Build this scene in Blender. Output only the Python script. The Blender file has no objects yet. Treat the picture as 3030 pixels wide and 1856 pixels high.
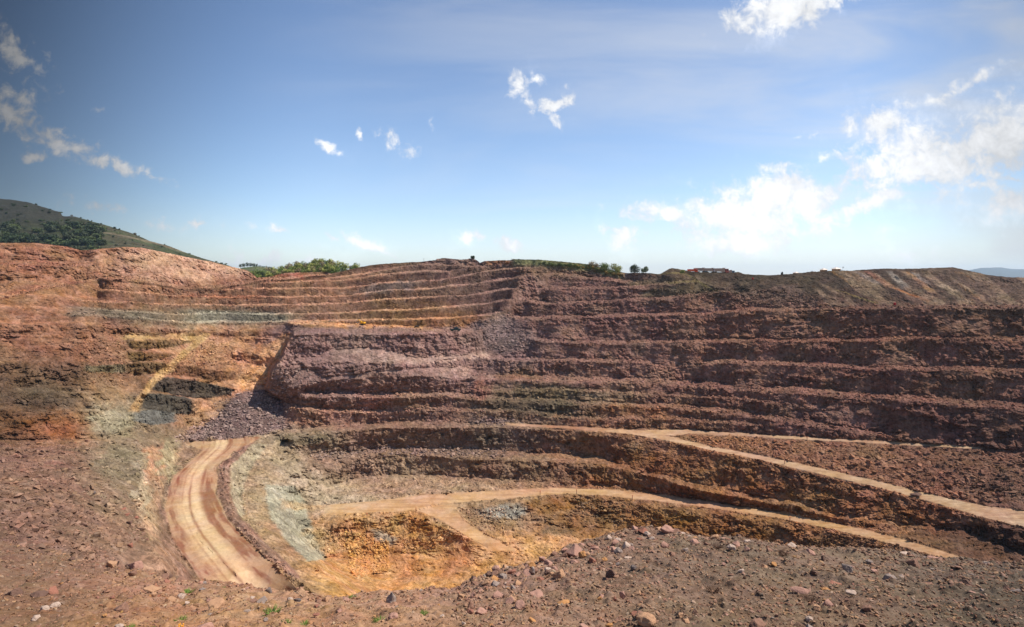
import bpy, bmesh, math, random
import numpy as np
from mathutils import Vector, noise as mnoise
R = math.radians
scene = bpy.context.scene
# ------------------------------------------------------------------ camera
EYE = 100.0                      # eye height above the datum (metres)
FS = 1684.0                      # focal length expressed in photograph pixels
CX, HY = 1515.0, 815.0           # photograph column straight ahead, row of the level line
cam_d = bpy.data.cameras.new('camera'); cam = bpy.data.objects.new('camera', cam_d)
scene.collection.objects.link(cam); scene.camera = cam
cam_d.sensor_width = 36; cam_d.lens = 36*FS/3030.0
cam_d.shift_y = -(928-HY)/3030.0
cam_d.clip_start = .1; cam_d.clip_end = 60000
cam.location = (0, 0, EYE); cam.rotation_euler = (R(90), 0, 0)
# ------------------------------------------------------------------ sun, sky, exposure
SUN_AZ, SUN_EL = R(86), R(54)    # azimuth clockwise from straight ahead (+Y)
sd = bpy.data.lights.new('sun', 'SUN'); sd.energy = 4.3; sd.angle = R(.55); sd.color = (1, .94, .85)
so = bpy.data.objects.new('sun', sd); scene.collection.objects.link(so)
sv = Vector((math.sin(SUN_AZ)*math.cos(SUN_EL), math.cos(SUN_AZ)*math.cos(SUN_EL), math.sin(SUN_EL)))
so.rotation_euler = sv.to_track_quat('Z', 'Y').to_euler(); so.location = (0, 0, 300)
vs = scene.view_settings; vs.view_transform = 'Standard'; vs.look = 'None'; vs.gamma = 1; vs.use_curve_mapping = False
vs.exposure = 0.66
world = bpy.data.worlds.new('World'); scene.world = world; world.use_nodes = True

def sl(c):                       # sRGB 0-255 -> linear
    return tuple(((v/255)/12.92 if v/255 <= .04045 else ((v/255+.055)/1.055)**2.4) for v in c)

class NT:
    def __init__(s, nt): s.nt = nt; s.n = nt.nodes; s.l = nt.links
    def new(s, t, **k):
        n = s.n.new(t)
        for a, b in k.items(): setattr(n, a, b)
        return n
    def put(s, sock, v):
        if v is None: return
        if hasattr(v, 'node'): s.l.new(v, sock)
        else: sock.default_value = v
    def m(s, op, a, b=None, c=None, clamp=False):
        n = s.new('ShaderNodeMath', operation=op, use_clamp=clamp)
        s.put(n.inputs[0], a); s.put(n.inputs[1], b); s.put(n.inputs[2], c)
        return n.outputs[0]
    def mix(s, f, a, b, mode='MIX'):
        n = s.new('ShaderNodeMix', data_type='RGBA', blend_type=mode)
        s.put(n.inputs[0], f); s.put(n.inputs[6], a if hasattr(a, 'node') else (*a, 1)); s.put(n.inputs[7], b if hasattr(b, 'node') else (*b, 1))
        return n.outputs[2]
    def rng(s, v, a, b, c=0, d=1, smooth=False):
        n = s.new('ShaderNodeMapRange', interpolation_type='SMOOTHSTEP' if smooth else 'LINEAR')
        s.put(n.inputs[0], v)
        for i, q in zip((1, 2, 3, 4), (a, b, c, d)): s.put(n.inputs[i], q)
        return n.outputs[0]
    def noise(s, vec, scale, detail=4, rough=.55, dist=0, dim='3D'):
        n = s.new('ShaderNodeTexNoise', noise_dimensions=dim)
        s.put(n.inputs['Vector'], vec); n.inputs['Scale'].default_value = scale; n.inputs['Detail'].default_value = detail
        n.inputs['Roughness'].default_value = rough; n.inputs['Distortion'].default_value = dist
        return n.outputs['Fac']
    def mapping(s, vec, loc=(0,0,0), rot=(0,0,0), scale=(1,1,1), typ='POINT'):
        n = s.new('ShaderNodeMapping', vector_type=typ); s.put(n.inputs['Vector'], vec)
        n.inputs['Location'].default_value = loc; n.inputs['Rotation'].default_value = rot; n.inputs['Scale'].default_value = scale
        return n.outputs[0]

def build_world():
    nt = world.node_tree; nt.nodes.clear(); N = NT(nt)
    out = N.new('ShaderNodeOutputWorld'); bg = N.new('ShaderNodeBackground'); bg.inputs['Strength'].default_value = .116
    sky = N.new('ShaderNodeTexSky', sky_type='NISHITA'); sky.sun_disc = False
    sky.sun_elevation = SUN_EL; sky.sun_rotation = SUN_AZ; sky.altitude = 900; sky.air_density = 1.0; sky.dust_density = .6; sky.ozone_density = 1.6
    tc = N.new('ShaderNodeTexCoord'); sep = N.new('ShaderNodeSeparateXYZ'); nt.links.new(tc.outputs['Generated'], sep.inputs[0])
    dx, dy, dz = sep.outputs
    dyc = N.m('MAXIMUM', dy, .08)
    X = N.m('DIVIDE', dx, dyc); Z = N.m('DIVIDE', dz, dyc)      # directions as slopes ahead of the place
    front = N.rng(dy, .08, .3)
    cmb = N.new('ShaderNodeCombineXYZ'); N.put(cmb.inputs[0], X); N.put(cmb.inputs[1], Z)
    P = cmb.outputs[0]
    # each cloud: centre, half sizes, tilt, thickness (photograph pixels turned into slopes)
    cl = [(2190,650,135,80,8,1.25),(2275,590,125,75,-25,1.25),(2300,560,70,60,0,1.1),(2385,600,100,70,15,1.1),(2200,710,110,50,0,1.1),(2420,650,90,50,-20,.95),(2060,670,70,45,20,1.0),
          (1930,625,100,28,0,1.0),(1845,708,42,32,10,.95),(1785,686,12,14,0,.7),(2060,625,60,22,0,.7),
          (2360,5,170,55,-18,1.5),(2290,50,70,45,-40,1.1),
          (2960,420,190,90,-28,1.15),(2760,470,190,85,12,1.15),(2620,500,130,60,-5,1.0),(2615,355,95,36,-5,.95),(2580,600,75,24,-25,1.05),
          (2780,290,60,16,-28,.75),(2890,235,60,14,-28,.75),(2910,520,60,22,-5,.9),(2990,600,70,40,-15,.95),(2840,528,30,14,0,.9),(3000,535,40,10,0,.8),
          (2410,408,35,9,0,.6),(2700,760,70,18,0,.55),(2640,672,24,8,0,.5),
          (1530,245,34,30,-50,.85),(1600,243,30,18,30,.75),(1560,290,14,40,-20,.8),(1636,310,42,18,5,.95),(1650,352,24,14,50,.7),(1680,290,20,40,20,.55),
          (965,428,34,17,25,1.0),(1068,392,15,8,40,.75),(1090,724,64,17,20,1.1),(990,702,32,10,25,.8),(1400,704,36,14,5,1.0),(1508,728,44,17,8,1.05),(583,663,34,8,5,.85),(828,686,36,7,5,.6),
          (1284,380,14,8,60,.4),(1170,420,60,20,30,.35),
          (40,160,110,46,45,.68),(20,330,120,40,35,.75),(60,290,60,26,30,.65),(180,425,120,26,20,.85),(330,485,140,18,14,.8),(440,515,60,8,10,.6),(100,462,36,14,0,.75),(190,395,30,14,10,.6),
          (270,600,80,16,8,.45),(450,660,70,14,8,.4),(295,325,12,10,0,.3),(600,670,90,12,0,.35),(800,770,160,24,0,.5)]
    warp = N.new('ShaderNodeTexNoise', noise_dimensions='3D'); N.put(warp.inputs['Vector'], P); warp.inputs['Scale'].default_value = 16; warp.inputs['Detail'].default_value = 5; warp.inputs['Roughness'].default_value = .62
    wsub = N.new('ShaderNodeVectorMath', operation='SUBTRACT'); N.put(wsub.inputs[0], warp.outputs['Color']); wsub.inputs[1].default_value = (.5,.5,.5)
    wsc = N.new('ShaderNodeVectorMath', operation='SCALE'); N.put(wsc.inputs[0], wsub.outputs[0]); wsc.inputs['Scale'].default_value = .045
    wad = N.new('ShaderNodeVectorMath', operation='ADD'); N.put(wad.inputs[0], P); N.put(wad.inputs[1], wsc.outputs[0])
    PW = wad.outputs[0]
    acc = None
    for (x, y, rx, ry, rot, k) in cl:
        mp = N.mapping(PW, loc=((x-CX)/FS, (HY-y)/FS, 0), rot=(0, 0, -R(rot)), scale=(rx/FS*1.6, ry/FS*1.52, 1), typ='TEXTURE')
        ln = N.new('ShaderNodeVectorMath', operation='LENGTH'); N.put(ln.inputs[0], mp)
        d = N.m('MULTIPLY_ADD', ln.outputs['Value'], -k, k)
        acc = d if acc is None else N.m('SMOOTH_MAX', acc, d, .12)
    nz = N.noise(P, 30, 8, .66, .3)
    nz2 = N.noise(P, 8, 5, .6)
    dens = N.m('ADD', acc, N.m('MULTIPLY_ADD', nz, 2.7, -1.5))
    alpha = N.rng(dens, -.06, .7, 0, 1, True)
    # thin veil: streaks fanning out to the right, thicker near the ground
    st = N.noise(N.mapping(P, rot=(0,0,R(-24)), scale=(1.0, 5.5, 1)), 1.5, 6, .55, .6)
    side = N.rng(X, -.5, .85, .0, 1)
    veil = N.m('MULTIPLY', N.m('MULTIPLY_ADD', N.rng(st, .34, .74, 0, .7, True), 1, .12), side)
    low = N.m('MULTIPLY', N.rng(Z, .0, .16, .6, 0, True), N.rng(X, -.6, .6, .35, 1))
    veil = N.m('MAXIMUM', veil, low)
    a = N.m('SUBTRACT', 1, N.m('MULTIPLY', N.m('SUBTRACT', 1, alpha), N.m('SUBTRACT', 1, veil)))
    a = N.m('MULTIPLY', a, front)
    # clouds: bright tops, faint grey undersides
    shade = N.rng(N.m('ADD', N.m('ADD', N.m('MULTIPLY', dens, .2), nz2), N.m('MULTIPLY', nz, .3)), .62, 1.12, .72, 1.12)
    ccol = N.new('ShaderNodeCombineXYZ')
    for i, v in enumerate((6.9, 7.0, 7.2)): N.put(ccol.inputs[i], N.m('MULTIPLY', shade, v))
    # sky darkened to the sides and upward, lens vignetting painted in
    deep = N.m('MULTIPLY', N.rng(X, -1.0, -.3, .2, 1, True), N.rng(Z, .05, .6, 1, .8))
    deep = N.m('MULTIPLY', deep, N.rng(X, .55, .95, 1, .72, True))
    skyc = N.new('ShaderNodeVectorMath', operation='SCALE'); N.put(skyc.inputs[0], sky.outputs[0]); N.put(skyc.inputs['Scale'], 1.0)
    tint = N.mix(1.0, skyc.outputs[0], (.93, .965, 1.02), 'MULTIPLY')
    mx = N.mix(a, tint, ccol.outputs[0])
    fin = N.new('ShaderNodeVectorMath', operation='SCALE'); N.put(fin.inputs[0], mx); N.put(fin.inputs['Scale'], N.m('MULTIPLY_ADD', N.m('SUBTRACT', deep, 1), front, 1))
    N.put(bg.inputs[0], fin.outputs[0]); nt.links.new(bg.outputs[0], out.inputs[0])
    world.cycles.sampling_method = 'MANUAL'; world.cycles.sample_map_resolution = 512
build_world()
scene.cycles.max_bounces = 5; scene.cycles.diffuse_bounces = 3

# ------------------------------------------------------------------ numpy noise
rs = np.random.RandomState(7)
_perm = np.concatenate([rs.permutation(256)]*2).astype(np.int32)
_g = rs.normal(size=(256, 3)).astype(np.float32); _g /= np.linalg.norm(_g, axis=1)[:, None]
def gnoise(x, y, z):
    x = np.asarray(x, np.float32); y = np.asarray(y, np.float32); z = np.asarray(z, np.float32)
    x, y, z = np.broadcast_arrays(x, y, z)
    xi = np.floor(x).astype(np.int32); yi = np.floor(y).astype(np.int32); zi = np.floor(z).astype(np.int32)
    xf = x-xi; yf = y-yi; zf = z-zi
    u = xf*xf*xf*(xf*(xf*6-15)+10); v = yf*yf*yf*(yf*(yf*6-15)+10); w = zf*zf*zf*(zf*(zf*6-15)+10)
    res = 0
    for a in (0, 1):
        px = _perm[(xi+a) & 255]
        for b in (0, 1):
            py = _perm[(px+yi+b) & 255]
            for c in (0, 1):
                g = _g[_perm[(py+zi+c) & 255]]
                d = g[..., 0]*(xf-a)+g[..., 1]*(yf-b)+g[..., 2]*(zf-c)
                res = res+d*(u if a else 1-u)*(v if b else 1-v)*(w if c else 1-w)
    return res*1.6
def fbm(x, y, z, oct=4, gain=.5, ridged=False):
    s = 0; a = 1; t = 0
    for i in range(oct):
        n = gnoise(x*2**i+i*17.3, y*2**i-i*9.1, z*2**i+i*5.7)
        if ridged: n = 1-2*np.abs(n)
        s = s+a*n; t += a; a *= gain
    return s/t
def worley(x, y, z):             # distance to the nearest jittered cell point and that cell's random value
    xi = np.floor(x).astype(np.int32); yi = np.floor(y).astype(np.int32); zi = np.floor(z).astype(np.int32)
    best = np.full(x.shape, 9, np.float32); rid = np.zeros(x.shape, np.float32)
    tab = np.random.RandomState(3).rand(256, 4).astype(np.float32)
    for a in (-1, 0, 1):
        for b in (-1, 0, 1):
            for c in (-1, 0, 1):
                h = _perm[(_perm[(_perm[(xi+a) & 255]+yi+b) & 255]+zi+c) & 255]
                d = (xi+a+tab[h, 0]-x)**2+(yi+b+tab[h, 1]-y)**2+(zi+c+tab[h, 2]-z)**2
                k = d < best; best = np.where(k, d, best); rid = np.where(k, tab[h, 3], rid)
    return np.sqrt(best), rid
def sstep(a, b, v):
    t = np.clip((v-a)/(b-a), 0, 1); return t*t*(3-2*t)
def cur(pts):
    p = np.array(pts, np.float32); p = p[np.argsort(p[:, 0])]; return lambda x: np.interp(x, p[:, 0], p[:, 1])

# ------------------------------------------------------------------ materials
MATS = {}
def mat_simple(name, col, rough=.8, metal=0, var=.25, scale=3, bump=.2):
    if name in MATS: return MATS[name]
    m = bpy.data.materials.new(name); m.use_nodes = True; N = NT(m.node_tree); b = m.node_tree.nodes['Principled BSDF']
    tc = N.new('ShaderNodeTexCoord'); nz = N.noise(tc.outputs['Object'], scale, 5, .6)
    c = sl(col)
    cc = N.mix(nz, tuple(v*(1-var) for v in c), tuple(min(1, v*(1+var)) for v in c)); N.put(b.inputs['Base Color'], cc)
    b.inputs['Roughness'].default_value = rough; b.inputs['Metallic'].default_value = metal; b.inputs['Specular IOR Level'].default_value = .25
    if bump:
        bp = N.new('ShaderNodeBump'); bp.inputs['Strength'].default_value = bump; bp.inputs['Distance'].default_value = .05
        N.put(bp.inputs['Height'], nz); N.put(b.inputs['Normal'], bp.outputs[0])
    MATS[name] = m; return m
def mat_ground(name, s, amp=1.0, bumpd=1.0, streak=.35):
    """earth and rock: colour of the strata from the mesh, broken up by noise; s = metres of the main grain"""
    m = bpy.data.materials.new(name); m.use_nodes = True; N = NT(m.node_tree); b = m.node_tree.nodes['Principled BSDF']
    at = N.new('ShaderNodeAttribute', attribute_name='Col'); tc = N.new('ShaderNodeTexCoord'); P = tc.outputs['Object']
    n1 = N.noise(P, .35/s, 6, .68, .4); n2 = N.noise(P, 2.2/s, 6, .72); 
    n3 = N.noise(N.mapping(P, scale=(1, 1, .12)), 1.1/s, 5, .7)         # run-off streaks down the faces
    v1 = N.new('ShaderNodeTexVoronoi', feature='F1'); N.put(v1.inputs['Vector'], P); v1.inputs['Scale'].default_value = 1.6/s; v1.inputs['Randomness'].default_value = 1
    geo = N.new('ShaderNodeNewGeometry'); sp = N.new('ShaderNodeSeparateXYZ'); N.put(sp.inputs[0], geo.outputs['Normal'])
    steep = N.rng(N.m('ABSOLUTE', sp.outputs[2]), .85, .5)
    f = N.m('ADD', N.m('MULTIPLY', N.m('SUBTRACT', n1, .5), 1.3*amp), N.m('MULTIPLY', N.m('SUBTRACT', n2, .5), 1.5*amp))
    f = N.m('ADD', f, N.m('MULTIPLY', N.m('MULTIPLY', N.m('SUBTRACT', n3, .5), 2*streak), steep))
    vs_ = N.new('ShaderNodeSeparateXYZ'); N.put(vs_.inputs[0], v1.outputs['Color'])
    f = N.m('ADD', f, N.m('MULTIPLY', N.m('SUBTRACT', vs_.outputs[0], .5), .5*amp))
    k = N.m('MAXIMUM', N.m('ADD', f, 1), .3)
    sc = N.new('ShaderNodeVectorMath', operation='SCALE'); N.put(sc.inputs[0], at.outputs['Color']); N.put(sc.inputs['Scale'], k)
    hs = N.new('ShaderNodeHueSaturation'); N.put(hs.inputs['Color'], sc.outputs[0]); N.put(hs.inputs['Saturation'], N.rng(n1, .3, .7, 1.02, .8)); N.put(hs.inputs['Hue'], N.rng(N.noise(P, .12/s, 3), .3, .7, .488, .512))
    N.put(b.inputs['Base Color'], hs.outputs[0]); b.inputs['Roughness'].default_value = .95; b.inputs['Specular IOR Level'].default_value = .15
    h = N.m('ADD', N.m('MULTIPLY', n2, .9), N.m('MULTIPLY', v1.outputs['Distance'], -.5))
    bp = N.new('ShaderNodeBump'); bp.inputs['Strength'].default_value = .8; bp.inputs['Distance'].default_value = .28*s*bumpd
    N.put(bp.inputs['Height'], h); N.put(b.inputs['Normal'], bp.outputs[0])
    MATS[name] = m; return m
M_TERR = mat_ground('pit_rock', 1.0)
M_ROAD = mat_ground('road_dust', 1.6, .28, .12, 0)
M_FORE = mat_ground('near_earth', .12, .75, .9, 0)
M_HILL = mat_ground('hill_cover', 5, 1.0, 1.0, 0)

# ------------------------------------------------------------------ linking helpers
COL = scene.collection
def tag(o, label=None, cat=None, group=None, kind=None):
    if label: o['label'] = label
    if cat: o['category'] = cat
    if group: o['group'] = group
    if kind: o['kind'] = kind
    return o
def link_mesh(name, verts, faces, mat, parent=None, cols=None, smooth=False):
    me = bpy.data.meshes.new(name)
    verts = np.asarray(verts, np.float32); faces = np.asarray(faces, np.int32)
    me.vertices.add(len(verts)); me.vertices.foreach_set('co', verts.ravel())
    k = faces.shape[1]; me.loops.add(faces.size); me.loops.foreach_set('vertex_index', faces.ravel())
    me.polygons.add(len(faces)); me.polygons.foreach_set('loop_start', np.arange(0, faces.size, k, dtype=np.int32))
    try: me.polygons.foreach_set('loop_total', np.full(len(faces), k, np.int32))
    except Exception: pass
    if cols is not None:
        a = me.color_attributes.new('Col', 'FLOAT_COLOR', 'POINT')
        c4 = np.ones((len(verts), 4), np.float32); c4[:, :3] = cols; a.data.foreach_set('color', c4.ravel())
    me.polygons.foreach_set('use_smooth', np.full(len(faces), smooth, bool))
    me.update(calc_edges=True)
    if mat: me.materials.append(mat)
    o = bpy.data.objects.new(name, me); COL.objects.link(o)
    if parent: o.parent = parent
    return o
def empty(name, loc=(0,0,0), rz=0):
    o = bpy.data.objects.new(name, None); COL.objects.link(o); o.location = loc; o.rotation_euler.z = rz; o.empty_display_size = .5; return o
def obj_bm(name, bm, mat, parent=None, smooth=False):
    me = bpy.data.meshes.new(name); bm.to_mesh(me); bm.free()
    for m in (mat if isinstance(mat, (list, tuple)) else [mat]): me.materials.append(m)
    if smooth:
        for p in me.polygons: p.use_smooth = True
    o = bpy.data.objects.new(name, me); COL.objects.link(o)
    if parent: o.parent = parent
    return o
def box(bm, c, s, rot=0, taper=1.0, mi=0):
    vs_ = []
    for z in (-.5, .5):
        k = taper if z > 0 else 1
        for x, y in ((-.5,-.5),(.5,-.5),(.5,.5),(-.5,.5)):
            px, py = x*s[0]*k, y*s[1]*k
            vs_.append(bm.verts.new((c[0]+px*math.cos(rot)-py*math.sin(rot), c[1]+px*math.sin(rot)+py*math.cos(rot), c[2]+z*s[2])))
    for f in ((3,2,1,0),(4,5,6,7),(0,1,5,4),(1,2,6,5),(2,3,7,6),(3,0,4,7)):
        bm.faces.new([vs_[i] for i in f]).material_index = mi
def tube(bm, a, b, r0, r1, n=7, mi=0):
    a = Vector(a); b = Vector(b); d = (b-a).normalized(); p = d.orthogonal().normalized(); q = d.cross(p)
    A = [bm.verts.new(a+(p*math.cos(t)+q*math.sin(t))*r0) for t in [2*math.pi*i/n for i in range(n)]]
    B = [bm.verts.new(b+(p*math.cos(t)+q*math.sin(t))*r1) for t in [2*math.pi*i/n for i in range(n)]]
    for i in range(n): bm.faces.new((A[i], A[(i+1) % n], B[(i+1) % n], B[i])).material_index = mi
    bm.faces.new(A[::-1]).material_index = mi; bm.faces.new(B).material_index = mi

# ------------------------------------------------------------------ the pit: benches surveyed as break lines
# lower pit: (x, y, depth of the surface below the eye); the inverse distance is interpolated linearly between lines (plane facets)
BASE = [(-300,1295,-30),(0,1300,-32),(290,1300,-35),(440,1272,-38.5),(560,1306,-46),(650,1303,-46),(760,1290,-46),(843,1272,-46),(1021,1257,-46),(1151,1245,-46),(1325,1249,-46),(1500,1250,-46),(1674,1258,-46),(1891,1270,-46),(2039,1268,-45.5),(2260,1284,-43.5),(2477,1296,-42),(2651,1305,-41),(2825,1316,-40),(3030,1332,-39),(3330,1355,-38)]
BR = [BASE,
 [(-300,1640,-23),(0,1620,-26),(200,1640,-29),(330,1660,-33),(420,1700,-36)],
 [(-300,1800,-21),(0,1800,-22),(250,1800,-26),(400,1800,-33)],
 # gravel shelf edge above the left road, foot of its bank
 [(440,1290,-39),(437,1340,-38.5),(420,1390,-38),(405,1450,-38),(400,1520,-37.5),(420,1580,-37),(455,1640,-36.5),(500,1700,-36.5)],
 [(561,1313,-46),(540,1360,-46),(505,1409,-46),(480,1504,-46),(500,1591,-46),(560,1678,-46),(600,1760,-46)],
 [(713,1313,-46),(643,1383,-46),(639,1461,-46),(674,1539,-46),(760,1626,-46),(850,1700,-46),(900,1760,-46)],
 [(600,1330,-46),(560,1420,-46),(560,1500,-46),(590,1600,-46),(700,1700,-46)],
 # berm crest then the slope to the lower shelf
 [(745,1305,-46),(668,1383,-45.75),(662,1461,-45.7),(698,1539,-45.7),(790,1630,-45.7),(880,1705,-45.7),(960,1790,-45.7)],
 [(850,1300,-48),(745,1370,-49),(705,1430,-49.5),(715,1510,-49.5),(760,1575,-49),(850,1660,-48.4),(918,1730,-48),(1000,1800,-48)],
 [(900,1350,-51),(830,1400,-51),(800,1440,-51),(786,1478,-51),(799,1530,-51),(856,1613,-51),(915,1656,-50.6),(1000,1735,-50.4),(1070,1800,-50.4)],
 [(885,1456,-56.2),(875,1490,-56.6),(872,1530,-57.6),(888,1575,-59.5),(934,1626,-62),(1010,1680,-61.5),(1100,1740,-61.5),(1180,1800,-61.5)],
 # wall A crest, foot
 [(843,1300,-46.3),(930,1290,-46.3),(1021,1277,-46.3),(1151,1268,-46.2),(1325,1266,-46.2),(1500,1266,-46.2),(1674,1272,-46.2),(1891,1290,-46.2),(1978,1308,-46.3),(2109,1340,-46.4),(2260,1370,-46.5),(2390,1400,-46.5),(2564,1440,-46.5),(2695,1475,-46.5),(2817,1510,-46.5),(2912,1545,-46.7),(3030,1580,-46.8),(3330,1660,-47)],
 [(912,1343,-51.2),(1108,1328,-52.3),(1325,1326,-52.4),(1500,1333,-52.5),(1761,1348,-52.8),(1891,1391,-53),(2022,1422,-53),(2260,1467,-53),(2434,1510,-52),(2564,1530,-51),(2817,1564,-49.4),(3030,1630,-49.4),(3330,1700,-49.4)],
 # wall B crest, foot
 [(870,1390,-51.6),(977,1356,-52.3),(1195,1345,-52.7),(1500,1361,-52.9),(1761,1374,-53),(1870,1395,-53.2),(1935,1411,-53.2),(2043,1445,-53.3),(2260,1485,-53.4),(2434,1525,-52.3),(2564,1545,-51.3),(2817,1578,-49.6),(3030,1650,-49.6)],
 [(977,1430,-57),(1086,1409,-57.2),(1282,1402,-57.4),(1500,1422,-57.5),(1804,1439,-57.5),(1935,1457,-57),(2022,1478,-56.5),(2260,1503,-54.8),(2521,1555,-52.3),(2817,1600,-50),(3030,1670,-50)],
 # lower road: back and front edges
 [(900,1490,-58),(1108,1478,-58),(1238,1462,-58),(1520,1444,-58),(1674,1440,-57.9),(1804,1446,-57.6),(1978,1463,-56.8),(2260,1505,-55),(2434,1538,-53.4),(2564,1565,-52),(2695,1600,-50.8),(2800,1632,-49.9),(2950,1680,-49)],
 [(912,1530,-58.3),(1108,1522,-58.2),(1195,1520,-58.2),(1300,1492,-58.2),(1520,1480,-58.1),(1674,1462,-58),(1804,1470,-57.7),(1978,1489,-57),(2260,1528,-55.2),(2434,1562,-53.6),(2564,1592,-52.2),(2695,1627,-51),(2780,1650,-50.2),(2950,1700,-49.5)],
 # road running down into the hole
 [(1230,1510,-58.2),(1300,1540,-59),(1390,1592,-61.3),(1440,1620,-63.2)], [(1345,1506,-58.2),(1375,1540,-59.2),(1450,1585,-61.4),(1510,1612,-63.2)],
 # hole, left: crest, foot
 [(985,1555,-58.6),(1050,1536,-58.5),(1108,1530,-58.4),(1195,1528,-58.4),(1240,1532,-58.5),(1282,1550,-59.2),(1390,1596,-61.3)],
 [(960,1650,-63),(1040,1648,-64),(1100,1640,-64),(1195,1636,-64),(1290,1632,-64),(1380,1636,-64)],
 # hole, right: crest, foot
 [(1338,1506,-58.4),(1412,1500,-58.3),(1520,1498,-58.2),(1609,1474,-58.3),(1709,1468,-58.2),(1826,1482,-58),(1957,1505,-57.4),(2260,1542,-55.6),(2434,1575,-54),(2695,1640,-51.4),(2900,1700,-50)],
 [(1500,1590,-62.3),(1450,1550,-61),(1500,1545,-61),(1600,1540,-61.3),(1660,1556,-62),(1761,1560,-62.2),(1848,1570,-62.2),(2000,1595,-61.5),(2260,1620,-59.5),(2500,1680,-57),(2700,1740,-55)],
 [(1140,1760,-63),(1300,1800,-65.5),(1700,1800,-65),(2200,1800,-61.5),(2700,1850,-57)],
 [(1100,1700,-65.5),(1300,1680,-65.5),(1500,1670,-65),(1650,1625,-63.5)],
]
G = 3.0                                                          # survey raster, photograph pixels
gx0, gx1, gy0, gy1 = -300, 3330, 1230, 1900
gw, gh = int((gx1-gx0)/G)+1, int((gy1-gy0)/G)+1
def solve_lower():
    val = np.zeros((gh, gw)); cnt = np.zeros((gh, gw))
    for ln in BR:
        for (x0, y0, z0), (x1, y1, z1) in zip(ln[:-1], ln[1:]):
            w0 = (y0-HY)/FS/-z0; w1 = (y1-HY)/FS/-z1
            n = int(max(abs(x1-x0), abs(y1-y0))/G*2)+2
            t = np.linspace(0, 1, n); X = x0+(x1-x0)*t; Y = y0+(y1-y0)*t; W = w0+(w1-w0)*t
            ix = np.round((X-gx0)/G).astype(int); iy = np.round((Y-gy0)/G).astype(int)
            ok = (ix >= 0) & (ix < gw) & (iy >= 0) & (iy < gh)
            np.add.at(val, (iy[ok], ix[ok]), W[ok]); np.add.at(cnt, (iy[ok], ix[ok]), 1)
    fix = cnt > 0; tgt = np.where(fix, val/np.maximum(cnt, 1), 0)
    levels = [(tgt, fix)]
    while min(levels[-1][0].shape) > 12:
        T, F = levels[-1]; h, w = (T.shape[0]+1)//2, (T.shape[1]+1)//2
        Tp = np.zeros((h*2, w*2)); Fp = np.zeros((h*2, w*2)); Tp[:T.shape[0], :T.shape[1]] = T*F; Fp[:T.shape[0], :T.shape[1]] = F
        s = Tp.reshape(h, 2, w, 2).sum((1, 3)); c = Fp.reshape(h, 2, w, 2).sum((1, 3))
        levels.append((np.where(c > 0, s/np.maximum(c, 1), 0), c > 0))
    U = None
    for T, F in levels[::-1]:
        if U is None: U = np.full(T.shape, T[F].mean())
        else: U = np.repeat(np.repeat(U, 2, 0), 2, 1)[:T.shape[0], :T.shape[1]]
        U = np.where(F, T, U)
        for _ in range(260):
            Pd = np.pad(U, 1, mode='edge')
            U = np.where(F, T, .25*(Pd[:-2, 1:-1]+Pd[2:, 1:-1]+Pd[1:-1, :-2]+Pd[1:-1, 2:]))
    return U
WL = solve_lower()
def bil(A, fx, fy):
    fx = np.clip(fx, 0, A.shape[1]-1.001); fy = np.clip(fy, 0, A.shape[0]-1.001)
    ix = fx.astype(int); iy = fy.astype(int); u = fx-ix; v = fy-iy
    return A[iy, ix]*(1-u)*(1-v)+A[iy, ix+1]*u*(1-v)+A[iy+1, ix]*(1-u)*v+A[iy+1, ix+1]*u*v

SKY = [(-300,712),(0,719),(100,719),(202,730),(240,741),(278,738),(371,731),(418,733),(487,747),(557,762),(626,775),(673,787),(724,798),(742,806),(760,822),(795,820),(843,808),(904,806),(929,806),(965,806),(980,810),(1029,799),(1094,785),(1136,781),(1200,777),(1242,775),(1289,770),(1292,766),(1316,764),(1334,766),(1370,769),(1390,765),(1399,765),(1412,771),(1420,778),(1434,773),(1463,771),(1512,770),(1517,767),(1602,769),(1669,775),(1750,783),(1781,792),(1805,798),(1850,808),(1920,808),(1945,812),(1958,809),(1978,797),(1989,794),(2011,797),(2033,801),(2060,805),(2084,806),(2115,807),(2157,808),(2186,805),(2200,811),(2277,815),(2335,811),(2402,805),(2469,801),(2520,801),(2570,798),(2614,795),(2671,796),(2739,794),(2816,791),(2867,801),(2924,814),(2975,820),(3030,821),(3330,828)]
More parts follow.
